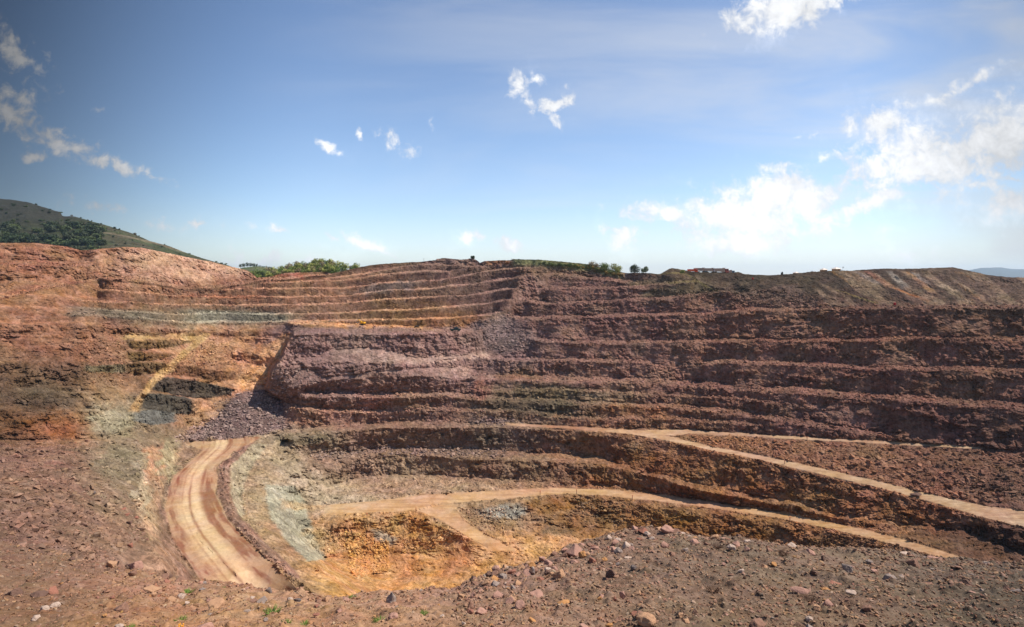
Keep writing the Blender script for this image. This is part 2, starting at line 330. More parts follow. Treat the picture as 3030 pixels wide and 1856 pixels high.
# bench crests of the upper pit: (points x,y), visible depth of the shelf in photograph pixels, slope of the shelf
BEN = [
 ([(-300,905),(-200,900),(0,885),(120,858),(280,830)],7,.06),
 ([(-300,800),(0,790),(130,784),(260,790)],5,.1),
 ([(942,831),(1088,811),(1161,797),(1234,786),(1307,786),(1380,789),(1450,792)],5,.1),
 ([(700,842),(760,840),(906,837),(1015,833),(1088,822),(1161,811),(1234,806),(1307,805),(1350,803)],5,.1),
 ([(600,858),(760,857),(979,857),(1088,849),(1125,840),(1197,836),(1270,833),(1343,826),(1416,809),(1520,797),(1600,795)],5,.08),
 ([(278,860),(325,862),(487,875),(650,882),(760,882),(942,882),(1052,875),(1125,866),(1197,859),(1270,857),(1343,849),(1416,842),(1520,824),(1560,812)],5,.08),
 ([(200,890),(325,896),(557,905),(760,906),(942,904),(1052,897),(1197,886),(1343,879),(1416,873),(1520,853),(1545,846)],5,.06),
 ([(240,915),(325,921),(534,933),(760,931),(942,931),(1052,926),(1161,921),(1270,915),(1380,906),(1453,899),(1511,886),(1530,880)],5,.05),
 ([(200,932),(278,937),(441,947),(557,956),(760,956),(906,953),(1052,950),(1234,948),(1343,942),(1453,933),(1489,922)],6,.05),
 ([(840,958),(942,966),(1052,970),(1197,976),(1343,985),(1398,985),(1440,974)],11,.04),
 # sandy ground and the short dark faces on the left
 ([(283,824),(418,831),(487,843),(557,857),(626,855),(760,834),(900,822),(985,815)],7,.02),
 # right side
 ([(1560,816),(1640,815),(1800,830),(1900,836)],8,.2),
 ([(1600,856),(1639,857),(1755,855),(1865,850),(1974,842),(2069,835)],7,.1),
 ([(1545,886),(1573,895),(1646,901),(1755,895),(1865,890),(1974,884),(2047,879),(2120,869),(2200,870)],7,.08),
 ([(1500,936),(1518,941),(1609,943),(1719,941),(1828,937),(1937,935),(2083,932),(2156,928),(2229,921),(2406,919),(2588,915),(2770,912),(3030,912),(3330,912)],8,.06),
 ([(1560,1005),(1609,1012),(1719,1016),(1828,1018),(1919,1012),(2047,1016),(2260,1012),(2515,1010),(2697,1006),(3030,1006),(3330,1010)],9,.05),
 ([(1400,1055),(1500,1066),(1646,1070),(1792,1071),(1912,1073),(1960,1095)],9,.1),
 ([(2060,1082),(2156,1075),(2260,1083),(2442,1087),(2624,1093),(2770,1099),(3030,1104),(3330,1112)],13,.06),
 ([(1380,1120),(1500,1126),(1646,1132),(1792,1136),(1937,1138),(2047,1146),(2156,1153),(2260,1162),(2442,1172),(2624,1187),(2807,1198),(3030,1212),(3330,1235)],17,.1),
 ([(1400,1158),(1500,1156),(1700,1158),(1865,1163),(1974,1172),(2120,1178),(2260,1190),(2350,1200)],7,.15),
 ([(880,1176),(1052,1178),(1307,1174),(1500,1191),(1682,1198),(1865,1205),(2047,1211),(2260,1240),(2477,1272),(2651,1300)],14,.08),
 ([(837,1205),(1000,1222),(1300,1217),(1500,1221),(1755,1241),(1935,1241),(2152,1252),(2260,1262)],9,.1),
]
def band(X, Y, top, bot, soft=2.0, fx=12.0):
    """1 between two curves (each a list of points over x), softened; zero beyond their x range"""
    t = cur(top)(X); b = cur(bot)(X)
    x0 = max(min(p[0] for p in top), min(p[0] for p in bot)); x1 = min(max(p[0] for p in top), max(p[0] for p in bot))
    return sstep(-soft, soft, Y-t)*sstep(-soft, soft, b-Y)*sstep(x0-fx, x0+fx, X)*sstep(-x1-fx, -x1+fx, -X)
def ell(X, Y, cx, cy, rx, ry, rot=0, soft=.5):
    c, s = math.cos(R(rot)), math.sin(R(rot)); dx, dy = X-cx, Y-cy
    d = np.sqrt(((dx*c+dy*s)/rx)**2+((-dx*s+dy*c)/ry)**2)
    return 1-sstep(1-soft, 1+soft, d)
def hband(X, Y, left, right, soft=5.0):
    """between two curves given as points (x, y) with x a function of y"""
    l = cur([(y, x) for x, y in left])(Y); r = cur([(y, x) for x, y in right])(Y)
    y0 = min(min(p[1] for p in left), min(p[1] for p in right)); y1 = max(max(p[1] for p in left), max(p[1] for p in right))
    return sstep(-soft, soft, X-l)*sstep(-soft, soft, r-X)*sstep(y0-8, y0, Y)*(1-sstep(y1, y1+8, Y))

# image-like raster of directions over which the surveyed surface is meshed (photograph pixels)
DXs, DYs = 2.2, 1.35
xs = np.arange(-230, 3262, DXs, dtype=np.float32)
NR = int((1790-700)/DYs)
# rows are spread between the skyline and the bottom separately in each column so that the skyline is a mesh edge
sky_y = cur(SKY)(xs).astype(np.float32)
sky_y = sky_y+1.6*fbm(xs/14, 3.3, .5, 4)+.8*gnoise(xs/3, 1.1, 7.7)
rt = np.linspace(0, 1, NR, dtype=np.float32)[:, None]
YY = sky_y[None, :]+(1790-sky_y[None, :])*rt
XX = np.broadcast_to(xs[None, :], YY.shape).copy()
# domain warp: ragged crests
def mk(x, y): return fbm(x/70, y/22, 1.5, 4)*4.5+fbm(x/13, y/9, 8.5, 3)*2.6
road_left = lambda X, Y, s=5: np.maximum(hband(X, Y, [(604,1326),(513,1409),(487,1504),(509,1591),(575,1690),(620,1760)], [(713,1313),(643,1383),(639,1461),(674,1539),(760,1626),(850,1710),(900,1760)], s),
                                     band(X, Y, [(561,1308),(650,1303),(770,1290)], [(561,1318),(604,1335),(700,1335),(770,1296)], 3))
road_low = lambda X, Y: np.maximum(band(X, Y, [(960,1493),(1108,1482),(1238,1466),(1520,1448),(1674,1443),(1804,1449),(1978,1466),(2260,1508),(2434,1541),(2564,1568),(2695,1603),(2800,1634),(2900,1665)],
                                   [(960,1526),(1108,1515),(1195,1514),(1300,1494),(1520,1476),(1674,1460),(1804,1468),(1978,1487),(2260,1526),(2434,1560),(2564,1590),(2695,1625),(2800,1655),(2900,1690)], 3, 40),
                                   hband(X, Y, [(1150,1496),(1225,1508),(1290,1532),(1345,1564),(1400,1598),(1440,1626)], [(1360,1496),(1352,1510),(1378,1540),(1425,1574),(1475,1600),(1525,1626)], 10))
road_up = lambda X, Y: np.maximum(band(X, Y, [(1500,1253),(1674,1260),(1891,1273),(2039,1270),(2260,1286),(2477,1298),(2651,1307),(2825,1318),(2900,1323)],
                                  [(1500,1259),(1674,1268),(1891,1287),(2000,1290),(2039,1283),(2260,1295),(2477,1306),(2651,1315),(2825,1325),(2900,1329)], 1.8, 20),
                                  band(X, Y, [(1860,1273),(1978,1290),(2109,1322),(2260,1350),(2390,1377),(2564,1415),(2695,1447),(2817,1477),(2912,1497),(3030,1510),(3262,1560)],
                                  [(1860,1284),(1978,1304),(2109,1334),(2260,1364),(2390,1394),(2564,1434),(2695,1468),(2817,1502),(2912,1533),(3030,1560),(3262,1640)], 2.2, 20))
roadm = np.maximum(np.maximum(road_left(XX, YY), road_low(XX, YY)), road_up(XX, YY))
wp = mk(XX, YY)
calm = np.clip(1-1.1*roadm, .14, 1)
edge_sky = sstep(0, 8, YY-sky_y[None, :])
tz = band(XX, YY, [(-300,850),(280,850),(560,870),(1000,790),(1520,790)], [(-300,960),(280,960),(850,975),(1200,975),(1520,930)], 8)
YW = YY+wp*calm*edge_sky*(1-.7*tz)
XW = XX+fbm(XX/30, YY/20, 21.5, 3)*5*calm
# ---- lower pit distance
base_y = cur([(p[0], p[1]) for p in BASE])
by = base_y(xs)[None, :]
inv = bil(WL, (XW-gx0)/G, (np.maximum(YW, by)-gy0)/G)
lnD_low = -np.log(np.maximum(inv, 1e-4))
# ---- slope of the surface above the base line
FANS = [(1690,985,60,22),(2350,975,90,26),(2640,1058,80,24),(1960,1105,60,24),(2210,1140,50,16),(2480,1215,110,22),(1130,1120,60,22),(2100,905,50,16),(1760,915,40,12),(2860,965,80,24),(1230,1205,60,14),(1650,1330,60,18),(2080,1400,60,22)]
def slope_map(X, Y):
    m = np.full(X.shape, 1.9, np.float32)
    def lay(a, v): 
        nonlocal m
        m = m*(1-a)+v*a
    lay(sstep(330, 250, X), 1.0)                                                     # far left flank
    for yy_, th in ((770,12),(830,14),(870,10),(905,8),(950,10),(1000,10),(1060,14),(1150,12),(1205,10)):
        lay(band(X, Y, [(-230,yy_-12),(120,yy_),(300,yy_+4)], [(-230,yy_-12+th),(120,yy_+th),(300,yy_+4+th)], 3), .25)
    lay(band(X, Y, [(280,958),(441,962),(600,962),(760,960),(860,962)], [(280,1290),(860,1275)], 3), .75)
    xb = cur([(940,900),(975,872),(1015,845),(1050,835),(1100,800),(1155,785),(1185,835),(1290,835)])(Y)
    blk = sstep(-4, 4, X-xb)*sstep(965, 980, Y)*(1-sstep(1180, 1200, Y))*(X < 1000)
    lay(blk, 2.6); lay(blk*sstep(985, 990, Y)*(1-sstep(1042, 1048, Y)), 3.4); lay((1-blk)*band(X, Y, [(640,985),(870,985)], [(640,1180),(850,1180)], 4), .55)
    for t, b in (([(288,973),(362,971),(441,978),(580,978),(650,981),(760,979),(830,985)],[(288,984),(362,988),(441,991),(580,992),(650,994),(760,995),(830,1000)]),
                 ([(378,1009),(450,1012),(571,1007)],[(378,1024),(398,1035),(500,1030),(571,1013)]),
                 ([(374,1044),(440,1050),(515,1047)],[(374,1060),(400,1073),(470,1064),(515,1052)]),
                 ([(371,1076),(487,1073)],[(371,1100),(400,1110),(450,1104),(487,1098)]),
                 ([(300,1082),(371,1078)],[(300,1096),(371,1104)]),
                 ([(496,1079),(560,1085),(650,1098),(700,1100)],[(496,1108),(560,1116),(650,1130),(700,1122)]),
                 ([(445,1118),(520,1120),(580,1128),(673,1149),(700,1155)],[(445,1150),(520,1168),(580,1177),(650,1178),(700,1165)]),
                 ([(418,1163),(510,1172),(594,1195)],[(414,1205),(510,1223),(594,1232)]),
                 ([(690,1040),(760,1050),(830,1060)],[(690,1062),(760,1080),(830,1090)]),
                 ([(710,1100),(790,1110)],[(710,1130),(790,1140)]),
                 ([(715,1000),(800,1003)],[(715,1012),(800,1016)])):
        lay(band(X, Y, t, b, 1.6, 8), 3.2)
    for t, b in (([(378,998),(571,1000)],[(378,1007),(571,1005)]),([(398,1036),(520,1036)],[(378,1043),(520,1045)]),([(398,1070),(500,1064)],[(398,1077),(500,1071)]),([(430,1110),(600,1115)],[(430,1117),(600,1125)]),([(440,1155),(600,1180)],[(440,1162),(600,1192)])):
        lay(band(X, Y, t, b, 2), .12)
    lay(band(X, Y, [(250,860),(560,870),(1000,800),(1540,800)], [(250,960),(850,958),(1200,972),(1540,930)], 3)*(m > 1.5), 3.0)
    # pink cut on the far side of the saddle, and the flat floor in front of it
    lay(band(X, Y, [(278,690),(742,690)], [(278,812),(325,819),(464,828),(580,842),(673,833),(742,826)], 2), 1.0)
    # talus cones on the block
    for t, b in (([(860,1062),(942,1050),(986,1032),(1060,1026),(1130,1030),(1234,1056),(1300,1055),(1453,1043),(1500,1050)],[(860,1072),(942,1078),(1060,1076),(1150,1072),(1234,1082),(1300,1066),(1453,1058),(1500,1066)]),
                 ([(850,1112),(905,1090),(960,1112),(1088,1100),(1234,1086),(1380,1085),(1480,1100)],[(850,1150),(905,1140),(960,1128),(1088,1120),(1234,1112),(1380,1122),(1480,1128)])):
        lay(band(X, Y, t, b, 3, 20), .62)
    lay(ell(X, Y, 1490, 985, 75, 55, 20), .7)                                        # rubble fan in the corner
    lay(band(X, Y, [(690,1165),(760,1160),(830,1185)], [(560,1290),(690,1290),(830,1280)], 3), .65)
    lay(band(X, Y, [(560,1300),(640,1235),(700,1165),(790,1150),(850,1200)], [(560,1310),(700,1300),(850,1290)], 4, 30), .62)
    # tips and dumps on the right skyline
    lay(band(X, Y, [(1950,780),(3330,780)], [(1950,812),(2069,830),(2150,860),(2260,905),(2500,905),(3330,905)], 3, 20), .58)
    lay(band(X, Y, [(2160,862),(2280,850),(2400,858),(2460,890)], [(2160,905),(2280,905),(2400,905),(2460,905)], 3), .8)
    for pts, th, mb in BEN:
        th *= 1.15; mid = cur(pts)
        top = [(p[0], p[1]-th) for p in pts]; bot = [(p[0], p[1]) for p in pts]
        n0 = min(p[0] for p in pts); n1 = max(p[0] for p in pts)
        a = sstep(-1.3, 1.3, Y-(mid(X)-th))*sstep(-1.3, 1.3, mid(X)-Y)*sstep(n0-20, n0+25, X)*sstep(-n1-20, -n1+25, -X)
        lay(a, mb)
        a2 = sstep(-1, 1, Y-mid(X))*sstep(-1, 1, mid(X)+3.5-Y)*sstep(n0-20, n0+25, X)*sstep(-n1-20, -n1+25, -X)
        lay(a2*.7, .9)                                                               # rounded crest
    for cx, cy, rx, ry in FANS: lay(ell(X, Y+(X-cx)*.12, cx, cy, rx, ry, 0, .35)*.85, .75)      # slumped sections
    return m
# slope field on a plain raster above the base line, then a least-squares surface (keeps the shelves, evens out the columns)
hx = np.arange(-300, 3331, 3.0, dtype=np.float32); HV = 660; hv = np.arange(0, HV+1, 1.25, dtype=np.float32)
bh = base_y(hx)[None, :]; HX = np.broadcast_to(hx[None, :], (len(hv), len(hx))).astype(np.float32).copy(); HYY = bh-hv[:, None]
SH = slope_map(HX, HYY); skh = cur(SKY)(hx)[None, :]
Th = (HY-np.maximum(HYY, skh))/FS
SHc = np.maximum(SH, Th+.055)
gg = np.maximum(np.log((Th[:-1]-SHc[1:])/(Th[1:]-SHc[1:])), 0)*(HYY[:-1] > skh)     # rise of ln(distance) per step
inv0 = bil(WL, (hx[None, :]-gx0)/G, (bh-gy0)/G)
def poisson(g, l0, lam):
    n, w = g.shape[0]+1, g.shape[1]
    ref = lambda A: np.concatenate([A, A[..., ::-1]], -1)
    Gf = np.fft.rfft(ref(g), axis=1); L0 = np.fft.rfft(ref(l0), axis=1)[0]
    k = np.fft.rfftfreq(2*w)*2*np.pi; e = lam*(2-2*np.cos(k))*(1.25/3.0)**2
    nn = n-1
    Bd = np.zeros((nn, len(k)), complex)+2+e; Bd[-1] = 1+e
    rhs = np.zeros((nn, len(k)), complex); rhs[:-1] = -(Gf[1:]-Gf[:-1]); rhs[-1] = Gf[-1]; rhs[0] += L0
    c = np.zeros_like(Bd); d = np.zeros_like(rhs); c[0] = -1/Bd[0]; d[0] = rhs[0]/Bd[0]
    for i in range(1, nn):
        q = Bd[i]+c[i-1]; c[i] = -1/q; d[i] = (rhs[i]+d[i-1])/q
    x = np.zeros_like(rhs); x[-1] = d[-1]
    for i in range(nn-2, -1, -1): x[i] = d[i]-c[i]*x[i+1]
    L = np.concatenate([L0[None], x]); return np.fft.irfft(L, 2*w, axis=1)[:, :w]
LH = poisson(gg, -np.log(inv0), .07)
SL = bil(SH, (XW-hx[0])/3.0, (by-YW)/1.25)
T = (HY-YY)/FS
lnU = bil(LH, (XW-hx[0])/3.0, np.clip((by-YW), 0, HV)/1.25)
lnD = np.where(YW >= by, lnD_low, lnU)
# the mauve buttress stands forward of the sandy slope on its left
_xb = cur([(940,900),(975,872),(1015,845),(1050,835),(1100,800),(1155,785),(1185,835),(1240,845)])(YW)
lnD = lnD-.06*sstep(-6, 6, XW-_xb)*sstep(968, 990, YW)*(1-sstep(1080, 1250, YW))*(1-sstep(1120, 1480, XW))
# relief: rock faces are rough, shelves are strewn, roads are smooth
D0 = np.exp(lnD); WX = D0*(XX-CX)/FS; WY = D0; WZ = D0*T
rough = np.clip(calm, .03, 1)*(1-.55*band(XX, YY, [(960,1600),(1200,1600),(1500,1590),(1700,1560)], [(960,1790),(1700,1790)], 12))
slope_real = np.gradient(WZ, axis=0)/np.minimum(np.gradient(WY, axis=0), -1e-4)
steepw = sstep(.25, 1.0, np.abs(slope_real))
tidy = 1-.72*tz
rel = fbm(WX/11, WY/11, WZ/6, 3)*1.3+fbm(WX/3.1, WY/3.1, WZ/2.2, 3, ridged=True)*.5+fbm(WX/1.1, WY/1.1, WZ/1.1, 2)*.3
strat = gnoise(WX/30, WY/30, WZ/1.1+fbm(WX/20, WY/20, 2.2, 2)*1.5)*.45
w1, wr = worley(WX/1.7, WY/1.7, WZ/1.7)
joint = fbm(WX/4.5, WY/4.5, WZ/22, 3, ridged=True)*.9
w2_, wr2 = worley(WX/.85+fbm(WX/3, WY/3, WZ/3, 2), WY/.85, WZ/.7)
rel = (rel+strat-joint+(wr-.5)*1.1+(wr2-.5)*.7)*(.1+.9*steepw)*tidy
soft = np.maximum(sstep(.85, .6, SL)*sstep(.4, .55, SL)*(YY < by), band(XX, YY, [(1950,780),(3330,780)], [(1950,812),(2069,832),(2150,835),(2300,840),(2400,905),(3330,905)], 5))
soft = np.maximum(soft, band(XX, YY, [(1850,815),(2069,812)], [(1850,845),(2069,866)], 4))
facep = sstep(-.25, .3, fbm(XX/85, YY/28, 61.5, 3))
blkz = sstep(-6, 6, XW-_xb)*sstep(968, 990, YW)*(1-sstep(1180, 1260, YW))*(1-sstep(1300, 1450, XW))
facep = np.where(YY < by, .22+.68*facep, .4+.55*facep)
rel = rel*(1-.85*soft)*np.maximum(facep, blkz*.8)
lnD = lnD+np.clip(rel*rough, -3, 3)*(.25+.75*edge_sky)/np.maximum(D0, 60)
D = np.exp(lnD)
print('skyline distances', [(int(x), int(np.exp(lnD[0, np.argmin(abs(xs-x))]))) for x in (0,300,500,700,900,1200,1500,1800,2050,2400,2700,3000)])
PX, PY, PZ = D*(XX-CX)/FS, D, EYE+D*T
# small things on level ground stand up a little
lump = (fbm(PX/1.4, PY/1.4, 4.4, 4)*.4+np.clip(.5-w1, 0, 1)*.7*(wr > .5)+fbm(PX/9, PY/9, 1.4, 3)*.8)*rough*(1-steepw)
PZ = PZ+lump*edge_sky
def surf(x, y):
    """point of the pit surface seen along direction (x, y)"""
    j = int(np.clip(round((x-xs[0])/DXs), 0, len(xs)-1)); i = int(np.argmin(abs(YY[:, j]-y)))
    return Vector((float(PX[i, j]), float(PY[i, j]), float(PZ[i, j])))

# ------------------------------------------------------------------ colour of the strata (seen sunlit, sRGB)
ALB = .56; CORR = np.array((1.01, .93, .755), np.float32)
def paint_terrain(X, Y, shp):
    col = np.zeros((X.size, 3), np.float32).reshape(X.shape+(3,)); wt = np.zeros(X.shape, np.float32)+1e-6
    n1 = fbm(X/60, Y/30, 31.1, 4); n2 = fbm(X/22, Y/12, 12.2, 4)
    Xn = X+n1*55+n2*16; Yn = Y+n2*14+n1*14
    S = [(100,780,220,60,(178,122,92)),(150,900,220,70,(176,122,88)),(120,1010,200,60,(168,116,88)),(120,1110,200,50,(128,98,76)),(120,1180,180,40,(112,96,80)),(200,1260,120,40,(176,112,58)),(30,1240,80,60,(120,84,52)),
         (120,1400,200,90,(148,112,96)),(100,1600,220,120,(140,108,94)),(350,1400,90,120,(150,130,108)),(350,1600,110,90,(158,124,104)),
         (300,900,150,40,(168,122,94)),(600,880,260,30,(160,116,90)),(520,935,260,26,(150,132,112)),(900,860,240,34,(162,114,90)),
         (330,1050,80,60,(172,128,96)),(300,1170,70,60,(182,140,100)),(320,1230,70,50,(176,168,142)),(620,1030,110,50,(186,138,100)),(600,1110,90,40,(166,118,84)),(690,1190,80,50,(196,148,110)),(740,1080,60,80,(188,132,92)),
         (1000,1050,180,80,(150,118,114)),(1300,1050,200,80,(150,116,112)),(1100,880,220,50,(160,122,98)),(1250,940,200,26,(172,126,82)),(1450,820,160,60,(142,108,102)),(1450,900,90,60,(142,108,100)),(1500,1010,90,60,(140,112,114)),
         (1750,860,200,50,(142,104,94)),(1800,960,240,60,(142,102,94)),(1850,1080,260,60,(152,112,98)),(2200,960,240,60,(146,100,82)),(2500,970,260,60,(142,94,74)),(2900,980,260,70,(132,90,70)),(2300,1100,260,60,(144,100,86)),(2750,1130,260,70,(136,92,76)),(2950,1260,200,60,(118,80,68)),
         (1000,1190,180,50,(168,124,106)),(1350,1200,200,40,(148,112,98)),(1650,1190,220,30,(150,122,98)),(2000,1220,220,30,(150,106,84)),(2400,1230,220,30,(136,96,84)),
         (800,1330,60,60,(178,158,134)),(950,1310,120,30,(160,136,116)),(1150,1310,140,40,(156,120,102)),(1450,1300,160,40,(152,124,106)),(1750,1320,160,40,(164,120,88)),(2000,1370,160,40,(166,114,72)),(2300,1430,200,50,(172,118,72)),(2650,1500,200,60,(168,112,72)),
         (1100,1380,160,30,(166,136,116)),(1500,1385,180,30,(150,116,92)),(1850,1410,120,30,(148,102,60)),
         (730,1450,80,160,(178,150,120)),(850,1620,70,120,(172,138,104)),(860,1440,70,50,(184,170,150)),(950,1470,120,40,(190,170,148)),
         (1250,1440,240,30,(184,150,124)),(1700,1440,200,20,(176,136,104)),(2200,1500,240,24,(166,120,88)),
         (1100,1560,140,40,(204,154,98)),(1450,1530,120,40,(172,140,108)),(1750,1510,160,40,(160,118,72)),(2100,1550,240,50,(166,114,62)),(2600,1640,200,50,(150,108,74)),
         (1200,1660,240,60,(214,156,90)),(1450,1640,200,50,(216,162,104)),
         (2450,1380,220,40,(158,110,82)),(2750,1400,200,50,(142,98,76)),(2950,1450,160,60,(128,92,76)),(2950,1620,200,60,(110,76,58)),
         (510,782,180,34,(206,162,136)),(1600,800,200,20,(130,104,80)),(2100,830,160,30,(104,88,70)),(2350,870,140,40,(136,108,96)),(2500,850,200,50,(66,52,42)),(2850,850,240,60,(108,84,74))]
    for x, y, rx, ry, c in S:
        w = np.exp(-(((Xn-x)/rx)**2+((Yn-y)/ry)**2)*1.1).astype(np.float32)+1e-9/(1+((X-x)/300)**2+((Y-y)/100)**2)
        col += w[..., None]*np.array(sl(c), np.float32); wt += w
    col /= wt[..., None]
    def over(a, c, k=1.0):
        nonlocal col
        a = np.clip(a*k, 0, 1)[..., None]; col = col*(1-a)+np.array(sl(c), np.float32)*a
    nn = sstep(-.15, .25, n2); n3 = fbm(X/9, Y/7, 40.4, 4); ns = sstep(-.1, .3, n3); nr = sstep(0, .35, n1)
    over(band(Xn, Y, [(560,915),(700,922),(830,925)], [(560,955),(830,955)], 5, 60), (140,142,134), .7)
    over(band(Xn, Y, [(200,905),(300,912),(480,925)], [(200,935),(480,950)], 4, 40), (120,120,112), .6)
    over(ell(Xn, Yn, 1150, 850, 90, 14, -8), (150,134,134), .6); over(ell(Xn, Yn, 640, 878, 120, 8), (150,82,48), .5)
    over(ell(Xn, Yn, 1200, 905, 120, 18), (176,134,86), .5); over(ell(Xn, Yn, 1330, 945, 110, 18), (178,120,72), .5); over(ell(Xn, Yn, 1100, 960, 240, 9), (190,134,74), .7)
    # yellow-green shelf group and the sand chute
    over(band(Xn, Y, [(370,985),(600,985)], [(370,1008),(571,1008),(600,1000)], 3), (206,168,112), .8)
    for t, b, c in (([(378,1009),(571,1007)],[(378,1024),(398,1035),(500,1030),(571,1013)],(128,100,60)),([(374,1044),(515,1047)],[(374,1060),(400,1073),(470,1064),(515,1052)],(124,92,54)),([(371,1076),(487,1073)],[(371,1100),(400,1110),(487,1098)],(112,86,54)),
                    ([(250,1084),(371,1078)],[(250,1100),(371,1104)],(130,118,92)),([(496,1079),(560,1085),(650,1098),(700,1100)],[(496,1108),(560,1116),(650,1130),(700,1122)],(126,86,58)),
                    ([(445,1116),(520,1119),(580,1127),(673,1147),(700,1155)],[(445,1152),(520,1170),(580,1179),(620,1178),(700,1165)],(84,76,70)),([(416,1161),(510,1170),(570,1180)],[(412,1207),(510,1225),(545,1226),(570,1226)],(86,82,78)),
                    ([(390,1215),(450,1212),(520,1222)],[(390,1245),(450,1258),(520,1250)],(120,122,124))):
        over(band(X+n3*6, Y+n3*3, t, b, 2.5, 10), c, .95)  # riser faces: dark rock colour deepened with painted shade
    over(band(X, Yn, [(288,972),(362,970),(441,977),(580,977),(650,980),(760,978)],[(288,984),(362,988),(441,991),(580,992),(650,994),(760,995)], 2), (120,84,58), .7*1)
    over(hband(X+n2*6, Y, [(596,990),(490,1082),(468,1100),(440,1130),(395,1190),(378,1215)], [(625,990),(520,1080),(510,1100),(465,1130),(425,1180),(412,1215)], 6), (204,166,110), .9)
    over(hband(X+n2*12, Y, [(830,990),(770,1040),(720,1110),(690,1160)], [(868,1000),(832,1060),(800,1130),(775,1170)], 8), (214,156,110), .95)
    over(band(X, Yn, [(560,1290),(640,1232),(700,1165),(790,1150),(850,1200)], [(560,1305),(700,1300),(850,1265)], 6, 16), (128,104,108), .9)
    over(ell(Xn, Yn, 680, 1225, 60, 40, -35), (112,92,98), .5)
    over(ell(Xn, Yn, 330, 1245, 60, 45), (186,180,158), .7)
    over(band(Xn, Y, [(860,1062),(942,1050),(986,1032),(1060,1026),(1130,1030),(1234,1056),(1453,1043)],[(860,1072),(942,1078),(1060,1076),(1150,1072),(1234,1082),(1453,1058)], 4), (188,154,146), .85)
    over(band(Xn, Y, [(850,1112),(905,1090),(960,1112),(1088,1100),(1234,1086),(1380,1085)],[(850,1150),(905,1140),(960,1128),(1088,1120),(1234,1112),(1380,1122)], 4), (178,142,136), .8)
    over(ell(Xn, Yn, 1490, 985, 70, 50, 20), (140,118,122), .8)
    over(ell(Xn, Yn, 1420, 1150, 30, 30), (150,90,78), .6)
    xb = cur([(940,900),(975,872),(1015,845),(1050,835),(1100,800),(1155,785),(1185,835),(1290,835)])(Y)
    over(sstep(-5, 5, X+n3*8-xb)*sstep(968, 980, Y)*(1-sstep(1185, 1215, Y))*(1-sstep(1000, 1150, X)), (146,114,112), .8)
    for cx, cy, rx, ry in FANS: over(ell(Xn, Yn, cx, cy, rx*.9, ry*.9, 0, .4), (168,128,110), .45)
    # olive black faces in the middle benches
    over(ell(Xn, Yn, 1600, 1205, 190, 26, 3), (92,84,68), .75*1); over(ell(Xn, Yn, 1620, 1160, 150, 24, 2), (120,108,80), .6); over(ell(Xn, Yn, 1530, 1110, 60, 16), (150,110,74), .6)
    over(ell(Xn, Yn, 1870, 1215, 130, 16, 3), (168,108,62), .55)
    over(ell(Xn, Yn, 1480, 1300, 160, 22), (124,108,96), .6); over(ell(Xn, Yn, 900, 1300, 100, 16), (124,116,96), .6)
    over(band(Xn, Yn, [(1800,1330),(1900,1340),(2260,1415),(2817,1530)],[(1800,1370),(1900,1395),(2260,1455),(2817,1560)], 8), (156,98,42), .55)
    over(band(Xn, Yn, [(1700,1405),(2000,1450),(2260,1485),(2500,1530)],[(1700,1440),(2000,1470),(2260,1500),(2500,1548)], 6), (150,92,38), .6)
    over(ell(Xn, Yn, 1840, 1300, 60, 14), (150,104,70), .5)
    # grey-green flank of the hole
    over(hband(X+n2*10, Y, [(786,1440),(788,1478),(801,1530),(858,1613),(905,1655)], [(870,1440),(905,1487),(915,1530),(930,1585),(960,1640)], 8), (178,178,164), .85)
    over(hband(X+n2*10, Y, [(690,1330),(680,1400),(685,1480),(700,1520)], [(790,1320),(735,1400),(715,1470),(725,1520)], 8), (188,180,158), .7)
    over(ell(Xn, Yn, 990, 1500, 90, 14), (196,186,172), .45); over(ell(Xn, Yn, 900, 1500, 70, 12), (206,166,116), .6)
    over(hband(X+n2*10, Y, [(425,1330),(415,1440),(405,1520),(440,1600)], [(540,1330),(490,1420),(465,1520),(475,1600)], 8), (196,160,128), .8)
    over(ell(Xn, Yn, 500, 1370, 26, 60), (188,178,146), .7); over(ell(Xn, Yn, 425, 1440, 22, 90), (198,188,168), .5); over(ell(Xn, Yn, 455, 1370, 20, 60, 15), (206,146,112), .6); over(ell(Xn, Yn, 480, 1660, 60, 40), (196,150,124), .6)
    over(ell(Xn, Yn, 350, 1370, 70, 60), (140,130,110), .6)
    over(hband(X+n3*5, Y, [(715,1318),(645,1385),(641,1461),(677,1539),(763,1626),(850,1700)], [(760,1300),(680,1385),(678,1461),(715,1535),(800,1620),(890,1700)], 5), (156,118,106), .85)
    over(ell(Xn, Yn, 1100, 1625, 85, 55, 20), (206,146,70), .7); over(ell(Xn, Yn, 1240, 1550, 60, 26, 15), (190,122,38), .8); over(ell(Xn, Yn, 1130, 1590, 40, 14, 30), (172,164,150), .8)
    over(ell(Xn, Yn, 960, 1600, 50, 30, 20), (208,176,128), .7); over(ell(Xn, Yn, 1500, 1515, 60, 18, -5), (184,184,182), .9)
    over(band(Xn, Yn, [(1560,1482),(1700,1476),(1826,1490),(1957,1512),(2260,1548)], [(1560,1520),(1700,1510),(1826,1535),(1957,1560),(2260,1600)], 6), (156,104,44), .6)
    over(band(X, Y, [(1600,1560),(1700,1560)], [(1600,1575),(1700,1585)], 8), (112,90,62), .6)
    over(ell(X, Y, 1430, 1720, 140, 50), (196,136,70), .4); over(ell(Xn, Yn, 1250, 1700, 130, 30, -20), (190,120,60), .35)
    # grass lip and dumps on the skyline
    ysk = cur(SKY)(X)
    over((sstep(1505, 1530, X)*(1-sstep(1820, 1860, X)))*(1-sstep(10, 26, Y-ysk+n2*8)), (126,130,88), .9)
    over((sstep(1640, 1700, X)*(1-sstep(1820, 1860, X)))*ns*(1-sstep(10, 26, Y-ysk)), (142,118,62), .5)
